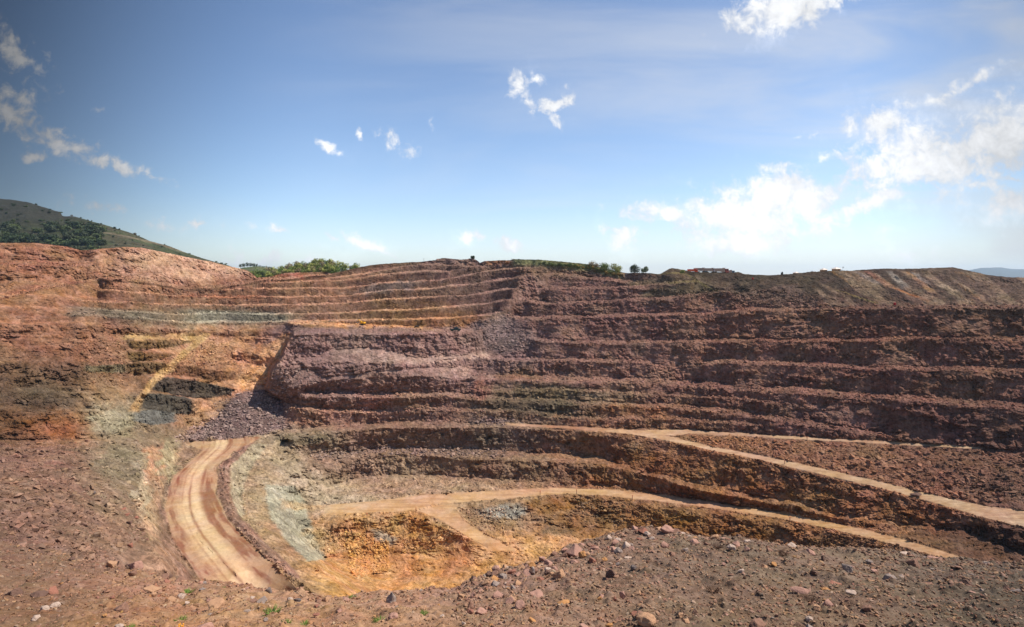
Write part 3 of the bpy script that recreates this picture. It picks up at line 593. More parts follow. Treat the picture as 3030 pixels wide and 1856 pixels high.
    over((sstep(985, 1010, X)*(1-sstep(1240, 1260, X)))*(1-sstep(3, 14, Y-ysk)), (110,82,58), .8)
    over((sstep(1425, 1440, X)*(1-sstep(1500, 1515, X)))*(1-sstep(8, 16, Y-ysk)), (176,124,84), .8)
    over((sstep(1285, 1295, X)*(1-sstep(1415, 1425, X)))*(1-sstep(8, 18, Y-ysk)), (160,128,120), .7)
    over(band(X, Y+n3*2, [(283,828),(418,834),(487,845),(557,857),(626,854),(760,835),(900,822),(985,813)], [(283,833),(418,840),(487,851),(557,863),(626,860),(760,841),(900,827),(985,818)], 2), (104,72,52), .9)
    over(ell(Xn, Yn, 860, 815, 50, 7), (168,92,62), .7)
    over(band(X, Y, [(1955,785),(2430,785)], [(1955,812),(2030,812),(2080,832),(2200,838),(2430,842)], 3), (88,72,58), .95)
    over(ell(Xn, Yn, 2190, 850, 30, 9), (66,52,42), .8); over(ell(Xn, Yn, 2265, 848, 46, 10), (66,52,42), .8); over(ell(Xn, Yn, 2420, 850, 60, 20), (74,60,46), .7)
    over(band(X, Y, [(1860,832),(1974,822),(2069,812)], [(1860,848),(1974,838),(2069,832)], 3), (138,116,92), .6)
    over(band(X, Y, [(1900,860),(2069,838),(2100,850)], [(1900,880),(2000,878),(2100,862)], 4), (112,94,72), .8)
    grass = np.maximum(band(X, Y+n3*2, [(1945,809),(1989,806),(2030,808),(2069,832),(2120,862)], [(1945,813),(1989,811),(2030,814),(2069,838),(2122,868)], 1.5), band(X, Y+n3*2, [(1974,836),(2069,831)], [(1974,840),(2069,835)], 1.5))
    over(grass, (128,112,66), .8)
    # tipped streaks running down to the right on the spoil bank
    sp = band(X, Y, [(2420,800),(3262,810)], [(2420,905),(3262,905)], 3, 20)
    q = (X-2420-(Y-795)*1.35*(1+.3*n1))/10
    s1 = gnoise(q*.28, Y/140, 3.3); s2 = gnoise(q*.8, Y/160, 9.1)
    over(sp*sstep(.02, .35, s1), (156,128,106), .8); over(sp*sstep(.1, .45, s2)*sstep(0, .3, -s1), (66,50,40), .85); over(sp*sstep(.3, .6, gnoise(q*.5, Y/120, 21)), (156,106,58), .45)
    for x0, y0, x1, y1, w, c in ((2530,802,2600,840,7,(158,140,134)),(2625,797,2680,850,8,(160,148,144)),(2700,805,2745,840,6,(156,142,138)),(2680,800,2760,865,6,(180,136,96)),(2560,800,2640,852,8,(170,120,96)),(2740,815,2830,870,10,(178,150,126)),(2640,850,2720,880,5,(196,128,60)),(2470,858,2600,900,5,(150,128,78))):
        t = (Y-y0)/(y1-y0); xc = x0+(x1-x0)*t
        over(sp*sstep(-.05, .1, t)*(1-sstep(.8, 1.15, t))*(1-sstep(w*.6, w*1.5, np.abs(X-xc+n3*6)/ (1+t*.8))), c, .8)
    return col
TC = paint_terrain(XX, YY, None)
# roads: pale dust, darker wheel-worn verges, ruts along the run
def road_paint():
    global TC
    rl = road_left(XX, YY, 9)*(.85+.15*sstep(-.2, .2, fbm(XX/9, YY/9, 4.1, 3))); rw = road_low(XX, YY); ru = road_up(XX, YY)
    # across-road coordinate of the left road
    l = cur([(1326,604),(1409,513),(1504,487),(1591,509),(1690,575),(1760,620)])(YY); r = cur([(1313,713),(1383,643),(1461,639),(1539,674),(1626,760),(1710,850),(1760,900)])(YY)
    s = (XX-l)/np.maximum(r-l, 20)
    base = np.array(sl((240,204,166)), np.float32); dark = np.array(sl((180,130,100)), np.float32)
    n = fbm(s*7, YY/60, 5.5, 4)
    e = np.clip(sstep(.34, .1, s)*1.1+sstep(.58, .72, s)+.75*np.exp(-((s-.44)/.03)**2)+.4*np.exp(-((s-.3)/.02)**2), 0, 1)
    rut = sstep(-.15, .3, n*1.2+.15*gnoise(s*14, YY/50, 2.2))
    k = np.clip(e*(.62+.5*rut)+.12*rut, 0, 1.25)[..., None]
    c = base*(1-k)+dark*k
    TC = TC*(1-rl[..., None])+c*rl[..., None]
    n = fbm(XX/90, YY/5, 7.5, 4)
    k = (sstep(-.1, .4, n)*.6)[..., None]
    c = np.array(sl((230,184,138)), np.float32)*(1-k)+np.array(sl((190,138,92)), np.float32)*k
    rwm = np.clip(rw*(.72+.5*fbm(XX/30, YY/6, 41.1, 4)), 0, 1)[..., None]; TC = TC*(1-rwm)+c*rwm
    c = np.array(sl((228,188,152)), np.float32)*(1-k*.6)+np.array(sl((176,124,92)), np.float32)*k*.6
    red = (np.exp(-((XX-1680)/130)**2))[..., None]; c = c*(1-red*.7)+np.array(sl((178,108,74)), np.float32)*red*.7
    rum = np.clip(ru*(.72+.5*fbm(XX/30, YY/6, 41.1, 4)), 0, 1)[..., None]; TC = TC*(1-rum)+c*rum
road_paint()
# rock fines break the colour up from block to block
TC = TC*(1+(wr-.5)*.35*calm+fbm(PX/.7, PY/.7, PZ/.7, 2)*.25*calm)[..., None]
dust_light = (sstep(.6, .15, np.where(YY < by, SL, 9)))[..., None]  # flat shelves: pale dust plus painted light to set them off the walls
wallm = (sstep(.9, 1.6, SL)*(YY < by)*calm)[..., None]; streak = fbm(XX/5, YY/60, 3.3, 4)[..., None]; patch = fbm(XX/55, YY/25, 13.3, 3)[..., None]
TC = TC*(1+(.1+.4*tz[..., None])*dust_light)*(1+(.12-.3*tz[..., None])*wallm)*(1+.35*wallm*streak)*(1+.35*patch*calm[..., None])  # shelves lifted, upper bench walls darkened as shade put into the colour
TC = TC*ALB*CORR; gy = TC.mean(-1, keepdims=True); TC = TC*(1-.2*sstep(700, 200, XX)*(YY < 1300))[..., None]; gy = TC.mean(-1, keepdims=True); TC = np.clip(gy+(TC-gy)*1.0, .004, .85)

# ------------------------------------------------------------------ mesh the surface; the three haul roads are pieces of their own
def grid_obj(name, mask, mat):
    nr, nc = YY.shape
    idx = np.arange(nr*nc).reshape(nr, nc)
    q = np.stack([idx[:-1, :-1], idx[1:, :-1], idx[1:, 1:], idx[:-1, 1:]], -1).reshape(-1, 4)[mask.ravel()]
    used = np.unique(q); rem = np.zeros(nr*nc, np.int32); rem[used] = np.arange(len(used))
    V = np.stack([PX.ravel()[used], PY.ravel()[used], PZ.ravel()[used]], 1)
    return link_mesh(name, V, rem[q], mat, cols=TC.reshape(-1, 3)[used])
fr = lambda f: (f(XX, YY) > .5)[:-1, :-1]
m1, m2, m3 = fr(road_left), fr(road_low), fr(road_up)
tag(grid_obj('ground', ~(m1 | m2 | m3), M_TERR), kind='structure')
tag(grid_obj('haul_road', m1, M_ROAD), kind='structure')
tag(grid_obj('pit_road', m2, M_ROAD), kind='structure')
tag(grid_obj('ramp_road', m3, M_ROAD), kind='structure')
# the hidden bank between the photographer's ledge and the pit bottom is built after the near ground
# the land behind the rim falls away gently out to the plain
def back_land():
    j = np.arange(0, len(xs), 3); X0, Y0, Z0 = PX[0, j], PY[0, j], PZ[0, j]
    V = []; Cc = []
    for k, (f, dz) in enumerate(((1.0, 0), (1.05, -2.5), (1.3, -12), (2.2, -30), (8, -60), (30, -72))):
        V.append(np.stack([X0*f, Y0*f, Z0+dz-.02], 1)); Cc.append(np.tile(np.array(sl((130,112,84)))*ALB, (len(j), 1)))
    n = len(j); idx = np.arange(6*n).reshape(6, n)
    q = np.stack([idx[1:, :-1], idx[:-1, :-1], idx[:-1, 1:], idx[1:, 1:]], -1).reshape(-1, 4)
    tag(link_mesh('plain', np.concatenate(V), q, M_HILL, cols=np.concatenate(Cc)), kind='structure')
back_land()

# ------------------------------------------------------------------ near ground at the photographer's feet
FC = cur([(-300,1540),(0,1600),(150,1640),(300,1668),(500,1702),(700,1728),(850,1742),(1000,1748),(1150,1752),(1250,1746),(1350,1728),(1450,1700),(1540,1672),(1600,1650),(1680,1612),(1760,1590),(1850,1572),(1950,1564),(2050,1580),(2200,1590),(2350,1606),(2500,1618),(2650,1634),(2800,1648),(3030,1662),(3330,1680)])
FD = cur([(-300,24),(0,19),(300,15),(600,12.2),(1000,10.6),(1250,10.8),(1450,12.2),(1600,14),(1700,15.5),(1950,16.5),(2300,15.5),(2700,14.5),(3030,14),(3330,14)])
FB = cur([(-300,7.6),(3330,7.6)])
def fore_D(x, y):
    yc, dc = FC(x), FD(x); ib = 1/FB(x); ic = 1/dc
    t = (y-yc)/(1856-yc)
    t2 = np.maximum(t, 0)
    # slightly convex towards the crest
    inv_ = ic+(ib-ic)*(t2**.92)
    return 1/inv_
def fore_bump(X, Y):
    return fbm(X/2.6, Y/2.6, 1.7, 3)*.2-np.abs(fbm(X/1.5+Y*.25, Y/3.4, 5.7, 3))*.26+fbm(X/.5, Y/.5, 6.2, 4)*.085
fxs = np.arange(-290, 3320, 2.6, dtype=np.float32)
ft = np.concatenate([np.linspace(0, 1, 300)**1.15*1.0, 1+np.linspace(.02, 3.2, 30)])
Fx = np.broadcast_to(fxs[None, :], (len(ft), len(fxs))).copy()
yc = FC(fxs); Fy = yc[None, :]+(1856-yc[None, :])*ft[:, None]
Fd = fore_D(Fx, Fy)
fX = Fd*(Fx-CX)/FS; fY = Fd; fZ = EYE-Fd*(Fy-HY)/FS
near_fade = sstep(1.6, 1.1, ft)[:, None]
bump = fore_bump(fX, fY); wd, wrr = worley(fX/.22, fY/.22, fX*0+.3)
fZ = fZ+bump+(np.clip(.45-wd, 0, 1)*.16*(wrr > .5))+fbm(fX/.12, fY/.12, 2.2, 3)*.022
# beyond the crest the bank drops into the pit
ext = []
for k, (dd, dz) in enumerate(((.25,-.06),(.7,-.3),(1.5,-.95),(3,-2.4),(7,-7.2),(13,-15))):
    ext.append((fX[0]*(1+dd/fY[0]), fY[0]+dd, fZ[0]+dz-fY[0]*0-dd*(FC(fxs)-HY)/FS*.6))
eX = np.array([e[0] for e in ext[::-1]]); eY = np.array([e[1] for e in ext[::-1]]); eZ = np.array([e[2] for e in ext[::-1]])
gX = np.concatenate([eX, fX]); gY = np.concatenate([eY, fY]); gZ = np.concatenate([eZ, fZ])
def paint_fore(X, Y, Xp, Yp):
    n1 = fbm(X/1.8, Y/1.8, 3.1, 4); n2 = fbm(X/.45, Y/.45, 9.1, 4)
    col = np.zeros(X.shape+(3,), np.float32); wt = np.zeros(X.shape, np.float32)+1e-6
    Xn = Xp+n1*120; Yn = Yp+n1*30
    for x, y, rx, ry, c in ((100,1650,250,80,(150,116,98)),(100,1820,300,80,(146,110,84)),(500,1720,250,50,(188,142,114)),(600,1820,350,60,(196,146,106)),(1000,1760,250,40,(200,156,126)),(1050,1840,300,50,(198,152,114)),(1450,1740,180,60,(176,138,122)),(1500,1830,250,50,(174,136,112)),
                            (1750,1640,200,50,(164,132,116)),(1800,1760,250,70,(164,132,112)),(2100,1680,220,60,(140,118,104)),(2150,1790,220,80,(138,114,96)),(2450,1670,220,50,(150,126,110)),(2500,1800,220,80,(148,122,104)),(2800,1700,200,60,(130,112,102)),(2850,1820,220,70,(112,98,86)),(3100,1720,200,100,(104,92,84))):
        w = np.exp(-(((Xn-x)/rx)**2+((Yn-y)/ry)**2)*1.1)+1e-9; col += w[..., None]*np.array(sl(c), np.float32); wt += w
    col /= wt[..., None]
    a = (sstep(.05, .4, n2)*.35)[..., None]; col = col*(1-a)+np.array(sl((124,98,80)))*a
    return np.clip(col*ALB*CORR*.92, .01, .8)
fcol = paint_fore(fX, fY, Fx, Fy)
gcol = np.concatenate([np.repeat(fcol[:1], len(ext), 0), fcol])
def fore_mesh():
    nr, nc = gX.shape; idx = np.arange(nr*nc).reshape(nr, nc)
    q = np.stack([idx[:-1, :-1], idx[1:, :-1], idx[1:, 1:], idx[:-1, 1:]], -1).reshape(-1, 4)
    V = np.stack([gX, gY, gZ], -1).reshape(-1, 3)
    tag(link_mesh('near_ground', V, q, M_FORE, cols=gcol.reshape(-1, 3), smooth=True), kind='structure')
fore_mesh()
def bank():
    # joins the drop below the near ground to the foot of the surveyed pit
    x = np.linspace(-225, 3255, 240); ja = np.clip(np.round((x-fxs[0])/2.6).astype(int), 0, len(fxs)-1); jb = np.clip(np.round((x-xs[0])/DXs).astype(int), 0, len(xs)-1)
    A = np.stack([gX[0, ja], gY[0, ja], gZ[0, ja]+.4], 1); Bp = np.stack([PX[-1, jb], PY[-1, jb], PZ[-1, jb]], 1)
    t = np.linspace(0, 1, 24)[:, None, None]; V = A[None]*(1-t)+Bp[None]*t; V[1:-1, :, 2] += fbm(V[1:-1, :, 0]/6, V[1:-1, :, 1]/6, 3.3, 4)*1.2-1.2
    n = len(x); idx = np.arange(24*n).reshape(24, n); q = np.stack([idx[1:, :-1], idx[:-1, :-1], idx[:-1, 1:], idx[1:, 1:]], -1).reshape(-1, 4)
    ca = gcol[0, ja]; cb = TC[-1, jb]; tt = t; C3 = ca[None]*(1-tt)+cb[None]*tt
    tag(link_mesh('bank', V.reshape(-1, 3), q, M_TERR, cols=C3.reshape(-1, 3)), kind='structure')
bank()
def fore_pt(x, y):
    j = int(np.clip(round((x-fxs[0])/2.6), 0, len(fxs)-1)); i = int(np.argmin(abs(Fy[:, j]-y)))
    return Vector((float(fX[i, j]), float(fY[i, j]), float(fZ[i, j])))

# ------------------------------------------------------------------ hills behind
def hill_sheet(name, sky, foot, d_top, d_foot, colf, mat, n=260, rows=60, amp=1.0, x0=-300, x1=1100, step=4, nscale=14):
    X = np.arange(x0, x1, step, dtype=np.float32); t = np.linspace(0, 1, rows)[:, None]
    ys = cur(sky)(X)[None, :]; yf = cur(foot)(X)[None, :]
    Y = ys+(yf-ys)*t; Xb = np.broadcast_to(X[None, :], Y.shape)
    dt = cur(d_top)(X)[None, :]; df = cur(d_foot)(X)[None, :]
    D_ = 1/(1/dt+(1/df-1/dt)*t)
    wx, wy = D_*(Xb-CX)/FS, D_; wz = EYE+D_*(HY-Y)/FS
    h = fbm(wx/nscale, wy/nscale, 2.2, 5)*amp*nscale*.12
    wz = wz+h*np.where(t < .02, .35, 1)
    # back side
    bx, byy, bz = wx[:1]*1.25, wy[:1]*1.25, wz[:1]-40
    wx = np.concatenate([bx, wx]); wy = np.concatenate([byy, wy]); wz = np.concatenate([bz, wz])
    c = colf(Xb, Y, wx[1:], wy[1:]); c = np.concatenate([c[:1], c])
    nr, nc = wx.shape; idx = np.arange(nr*nc).reshape(nr, nc)
    q = np.stack([idx[:-1, :-1], idx[1:, :-1], idx[1:, 1:], idx[:-1, 1:]], -1).reshape(-1, 4)
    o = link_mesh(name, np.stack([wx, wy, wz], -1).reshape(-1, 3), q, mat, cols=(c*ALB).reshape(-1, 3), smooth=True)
    tag(o, kind='structure')
    def at(x, y):
        j = int(np.clip(round((x-x0)/step), 0, nc-1)); i = 1+int(np.argmin(abs(Y[:, j]-y)))
        return Vector((float(wx[i, j]), float(wy[i, j]), float(wz[i, j])))
    return at
def col_green(X, Y, wx, wy):
    n = fbm(wx/30, wy/30, 1.1, 4); n2 = fbm(wx/9, wy/9, 5.1, 4)
    g = np.array(sl((84,90,52))); b = np.array(sl((92,84,58))); r = np.array(sl((72,70,56))); d = np.array(sl((46,50,32)))
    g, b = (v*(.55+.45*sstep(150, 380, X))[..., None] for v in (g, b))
    a = sstep(-.2, .3, n)[..., None]; c = g*(1-a)+b*a
    up = (sstep(330, 120, X)*sstep(680, 640, Y+n*20))[..., None]; rr = r*.75
    c = c*(1-up)+rr*up
    k = (sstep(0, .3, n2)*.6)[..., None]; c = c*(1-k)+d*k
    tr = (band(X, Y+n2*3, [(270,682),(340,690),(460,718),(560,748)], [(270,686),(340,694),(460,722),(560,752)], 2)*.7)[..., None]
    return c*(1-tr)+np.array(sl((150,128,98)))*tr
GSKY = [(-300,560),(0,588),(38,592),(80,598),(120,610),(150,620),(162,624),(178,628),(185,640),(212,640),(250,648),(275,656),(305,664),(345,676),(400,694),(450,716),(500,728),(560,752),(626,772),(673,786),(700,795),(740,806),(800,815)]
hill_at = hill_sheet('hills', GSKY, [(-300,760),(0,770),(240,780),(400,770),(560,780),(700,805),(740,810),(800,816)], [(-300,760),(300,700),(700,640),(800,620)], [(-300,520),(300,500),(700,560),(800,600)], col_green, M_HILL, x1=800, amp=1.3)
def col_green2(X, Y, wx, wy):
    n = fbm(wx/20, wy/20, 1.1, 4); a = sstep(-.2, .3, n)[..., None]
    return np.array(sl((96,116,64)))*(1-a)+np.array(sl((116,112,74)))*a
knoll_at = hill_sheet('knoll', [(690,800),(720,792),(760,788),(800,794),(860,800),(900,797),(950,795),(1000,800),(1040,806),(1080,812)], [(690,830),(1080,830)], [(690,460),(760,450),(1080,400)], [(690,300),(1080,270)], col_green2, M_HILL, x0=690, x1=1082, amp=.4)
def col_mtn(X, Y, wx, wy):
    return np.broadcast_to(np.array(sl((92,98,92))), X.shape+(3,)).copy()
hill_sheet('mountains', [(2700,822),(2800,812),(2867,800),(2905,793),(2960,791),(2990,796),(3030,797),(3120,792),(3250,806),(3400,812)], [(2700,835),(3400,835)], [(2700,7000),(3400,7000)], [(2700,5600),(3400,5600)], col_mtn, M_HILL, x0=2700, x1=3400, amp=.6, nscale=250, rows=30)
#@@OBJECTS@@
# ------------------------------------------------------------------ stones
rnd = random.Random(11)
ROCKC = {'pink': (186,142,124), 'tan': (196,152,112), 'brown': (132,98,80), 'dark brown': (92,70,60), 'grey': (150,142,134), 'dark grey': (98,96,96), 'pale': (206,188,170), 'ochre': (206,146,80), 'reddish': (158,100,80)}
EARTH = (164,120,98)
ROCKC = {k: tuple(a*.68+b*.32 for a, b in zip(v, EARTH)) for k, v in ROCKC.items()}
ROCKM = {k: mat_simple('stone_'+k.replace(' ', '_'), tuple(v*.86 for v in c), .92, 0, .3, 3.5, .5) for k, c in ROCKC.items()}
def rock_mesh(seed, kind):
    r = random.Random(seed); bm = bmesh.new()
    sx, sy, sz = {'blocky': (1, .85, .75), 'flat': (1, .75, .32), 'tall': (.8, .75, .95), 'rounded': (1, .85, .7)}[kind]
    n = 30 if kind == 'rounded' else 13
    for _ in range(n):
        v = Vector((r.gauss(0, 1), r.gauss(0, 1), r.gauss(0, 1))).normalized()*(r.uniform(.9, 1.05) if kind == 'rounded' else r.uniform(.72, 1.1))
        bm.verts.new((v.x*sx*.5, v.y*sy*.5, v.z*sz*.5))
    g = bmesh.ops.convex_hull(bm, input=bm.verts[:])
    bmesh.ops.delete(bm, geom=[e for e in g['geom_interior'] if isinstance(e, bmesh.types.BMVert)], context='VERTS')
    bmesh.ops.triangulate(bm, faces=bm.faces[:])
    bmesh.ops.bevel(bm, geom=bm.edges[:], offset=.035, segments=1, affect='EDGES', profile=.5)
    bmesh.ops.triangulate(bm, faces=bm.faces[:])
    bmesh.ops.subdivide_edges(bm, edges=[e for e in bm.edges if e.calc_length() > .12], cuts=2, use_grid_fill=True)
    for v in bm.verts:
        p = v.co*4+Vector((seed*3.1, 0, 0)); v.co += v.co.normalized()*(mnoise.noise(p)*.055+mnoise.noise(p*2.7)*.03)
    bmesh.ops.recalc_face_normals(bm, faces=bm.faces[:])
    zmin = min(v.co.z for v in bm.verts)
    for v in bm.verts: v.co.z -= zmin
    me = bpy.data.meshes.new('boulder'); bm.to_mesh(me); bm.free(); return me
PROTO = {k: [rock_mesh(i*7+j, k) for j in range(5)] for i, k in enumerate(('blocky', 'flat', 'tall', 'rounded'))}
def place_rock(p, wm, kind, colr, seed, name='boulder'):
    r = random.Random(seed); key = (kind, seed % 5, colr)
    if key not in place_rock.c:
        me = PROTO[kind][seed % 5].copy(); me.materials.clear(); me.materials.append(ROCKM[colr]); place_rock.c[key] = me
    o = bpy.data.objects.new(name, place_rock.c[key]); COL.objects.link(o)
    k = wm/(.8 if kind == 'tall' else .95)
    h = {'blocky': .75, 'flat': .32, 'tall': .95, 'rounded': .7}[kind]*k
    o.location = (p.x, p.y, p.z-h*.2); o.scale = (k, k*r.uniform(.85, 1.1), k*r.uniform(.85, 1.15))
    o.rotation_euler = (r.uniform(-.16, .16), r.uniform(-.16, .16), r.uniform(-.6, .6)+(math.pi if r.random() < .5 else 0))
    return o
place_rock.c = {}
B = 'blocky'; F = 'flat'; Tt = 'tall'; O = 'rounded'
NEAR = [  # x, y (foot of the stone), width in photograph pixels, colour, shape
 (328,1640,32,'tan',B),(402,1634,36,'pink',B),(393,1680,36,'dark grey',F),(391,1702,28,'brown',B),(535,1697,28,'brown',B),(487,1706,24,'brown',B),(502,1685,14,'dark brown',B),(339,1736,32,'tan',F),(493,1734,22,'reddish',B),
 (445,1762,48,'tan',F),(454,1768,18,'tan',O),(507,1770,28,'tan',B),(539,1757,24,'pale',O),(361,1812,42,'brown',B),(387,1784,17,'brown',B),(635,1792,54,'tan',B),(602,1850,60,'pink',B),(354,1846,28,'pale',F),(135,1793,24,'pale',O),(163,1784,24,'pale',O),(104,1832,22,'pale',O),
 (43,1748,36,'dark brown',B),(113,1753,46,'dark brown',F),(157,1748,36,'reddish',B),(598,1744,20,'grey',F),(750,1776,22,'brown',B),(735,1796,26,'pale',F),(773,1770,32,'grey',B),(795,1744,24,'dark grey',B),(880,1770,22,'dark grey',B),(856,1770,16,'pale',O),(962,1758,22,'tan',B),(943,1768,20,'brown',B),(1023,1764,24,'pink',F),
 (1162,1774,32,'grey',Tt),(934,1816,22,'reddish',F),(1295,1791,14,'ochre',B),(1347,1804,20,'brown',B),(1393,1792,26,'brown',Tt),(1423,1808,32,'pink',B),(1364,1768,22,'tan',B),(1473,1764,34,'pink',B),(1508,1776,30,'pink',B),(1164,1836,24,'pink',O),(1143,1804,12,'ochre',B),(1251,1804,22,'tan',B),
 (1656,1712,38,'tan',B),(1811,1704,34,'dark brown',Tt),(1830,1594,16,'pale',O),(1820,1617,24,'pale',B),(1870,1624,24,'pink',B),(1861,1646,22,'pale',F),(1876,1672,20,'dark grey',O),(1828,1662,14,'grey',B),(1974,1582,36,'pink',B),(2000,1584,28,'brown',B),(1878,1570,22,'pink',B),(1902,1580,28,'reddish',B),(2039,1586,20,'pale',B),
 (2057,1593,22,'ochre',B),(2087,1598,24,'brown',B),(1800,1590,18,'pale',B),(1700,1640,50,'pink',B),(1913,1844,46,'tan',O),(1900,1824,40,'brown',B),(2013,1822,18,'tan',Tt),(1839,1762,18,'pink',Tt),(1780,1764,16,'pink',B),(1820,1770,14,'reddish',Tt),(1889,1758,18,'tan',B),(1878,1806,24,'reddish',B),(2059,1818,18,'brown',B),
 (1665,1774,38,'ochre',F),(1572,1840,24,'ochre',B),(1587,1754,40,'pink',B),(1539,1784,34,'pink',B),(1513,1772,30,'tan',B),(2033,1848,24,'tan',B),(2239,1853,44,'brown',O),(1804,1824,20,'ochre',B),(1726,1852,30,'pink',B),
 (2580,1716,34,'tan',F),(2634,1712,36,'grey',O),(2506,1690,34,'grey',B),(2471,1722,36,'reddish',F),(2410,1698,22,'dark brown',B),(2369,1744,48,'pink',F),(2399,1638,32,'pink',B),(2434,1648,14,'dark brown',Tt),(2343,1614,24,'pale',B),(2290,1662,18,'ochre',B),(2699,1676,40,'brown',B),(2682,1648,36,'pale',F),(2760,1650,28,'pink',F),(2743,1736,28,'brown',B),
 (2517,1758,32,'pale',F),(2447,1790,26,'pink',B),(2417,1798,22,'tan',O),(2443,1741,26,'ochre',F),(2564,1800,26,'brown',B),(2551,1832,24,'brown',B),(2395,1852,30,'grey',B),(2577,1776,20,'tan',F),(2656,1764,16,'brown',B),(2834,1692,22,'brown',F),(2873,1706,12,'pale',B),(3000,1754,44,'dark grey',F),(2860,1726,34,'dark brown',B),
 (1620,1668,30,'pink',B),(1640,1690,26,'brown',B),(1560,1712,30,'pink',B),(1530,1730,26,'tan',B),(1600,1722,26,'reddish',B),(1440,1736,24,'tan',B),(2150,1600,26,'pink',F),(2210,1606,22,'pale',F),(2275,1640,20,'brown',B),(1950,1572,22,'tan',B),(1930,1588,20,'pale',B)]
ords = ['first', 'second', 'third', 'fourth', 'fifth', 'sixth', 'seventh', 'eighth', 'ninth', 'tenth', 'eleventh', 'twelfth']
def zone(x, y):
    if x < 700: return 'on dirt below the haul road'
    if x < 1380: return 'on dirt below the orange pit'
    if y < FC(x)+45: return 'on the stony mound crest'
    if x < 2150: return 'on the stony mound face'
    return 'on the grey right mound'
SHAPEW = {B: 'angular', F: 'flat', Tt: 'upright', O: 'rounded'}
groups = {}
for x, y, w, c, k in NEAR: groups.setdefault((zone(x, y), c, k), []).append(x)
for i, (x, y, w, c, k) in enumerate(NEAR):
    y = min(max(y, FC(x)+2), 1900); p = fore_pt(x, y)
    o = place_rock(p, w/FS*p.y*1.25, k, c, i*13+5)
    z = zone(x, y); z = zone(x, y); 
    key = next(q for q in groups if q[1] == c and q[2] == k and x in groups[q])
    l = sorted(groups[key]); size = 'large' if w >= 34 else ('medium' if w >= 22 else 'small')
    if len(l) == 1: lab = f"{c} {SHAPEW[k]} boulder, the only one of its kind {key[0]}"
    else: lab = f"{size} {c} {SHAPEW[k]} boulder {key[0]}, {ords[l.index(x)]} from the left"
    tag(o, lab, 'boulder', 'boulders strewn over the near ground')
# the striped stone: brown with a white band
def striped():
    for n, (x, y, w) in enumerate(((1580, 1710, 28), (1495, 1732, 18))):
        p = fore_pt(x, y); k = w/FS*p.y
        o = place_rock(p, k, O, 'brown', 3+n)
        bm = bmesh.new()
        src = PROTO[O][(3+n) % 5]; bm.from_mesh(src)
        bmesh.ops.delete(bm, geom=[f for f in bm.faces if abs(f.calc_center_median().x-.05) > .1], context='FACES')
        for v in bm.verts: v.co = Vector((v.co.x, v.co.y*1.02, (v.co.z-.35)*1.02+.35))
        obj_bm('white_band', bm, ROCKM['pale'], o)
        tag(o, ['brown rounded boulder with a white band at the left edge of the mound', 'small brown boulder with a white band, left of the larger banded one'][n], 'boulder', 'boulders strewn over the near ground')
striped()
# boulders on the gravel shelf beside the left road
for i, (x, y, w, c, k) in enumerate(((383,1556,24,'dark brown',B),(365,1508,18,'reddish',B),(376,1524,20,'reddish',B),(403,1532,14,'reddish',B),(384,1616,24,'reddish',B),(436,1600,14,'brown',B),(250,1596,18,'dark brown',B),(275,1460,14,'dark grey',O))):
    p = surf(x, y); o = place_rock(p, w/FS*p.y, k, c, 40+i)
    tag(o, f"{c} boulder on the gravel shelf left of the haul road, {ords[i]} of those listed from " "back".replace(' of those listed from back', '') if False else ["dark brown angular boulder halfway down the gravel shelf left of the haul road", "reddish boulder highest of the short row on the gravel shelf edge", "reddish boulder just below the top one of the row on the gravel shelf edge", "small reddish boulder lowest of the row on the gravel shelf edge", "reddish flat-lying boulder near the foot of the gravel shelf", "small brown boulder at the brink of the cut bank beside the road", "dark brown boulder on the far left of the gravel shelf, low down", "dark grey rounded stone on the gravel shelf far from the road"][i], 'boulder', 'boulders on the gravel shelf')
# smaller stones
ZL = {}
for i in range(160):
    for _ in range(30):
        x = rnd.uniform(0, 3030)
        dens = .55 if x < 700 else (.5 if x < 1300 else 1.0)
        if rnd.random() < dens: break
    y = FC(x)+3+(1850-FC(x))*rnd.random()**1.3
    if i % 2: x = rnd.choice((rnd.uniform(1400, 1760), rnd.uniform(1500, 2300))); y = FC(x)+3+70*rnd.random()**1.5
    c = rnd.choice(['pink', 'pink', 'tan', 'brown', 'pink', 'reddish', 'grey', 'pale', 'dark brown', 'ochre'][: (10 if x < 2300 else 9)])
    p = fore_pt(x, y); w = rnd.uniform(13, 24)*(1.35 if i % 2 else 1)
    o = place_rock(p, w/FS*p.y, rnd.choice([B, B, F, O]), c, rnd.randrange(999), 'stone')
    tag(o, f"loose {c} stone, hand-sized, {zone(x, y)}", 'stone', f"loose {c} stones {zone(x, y)}")
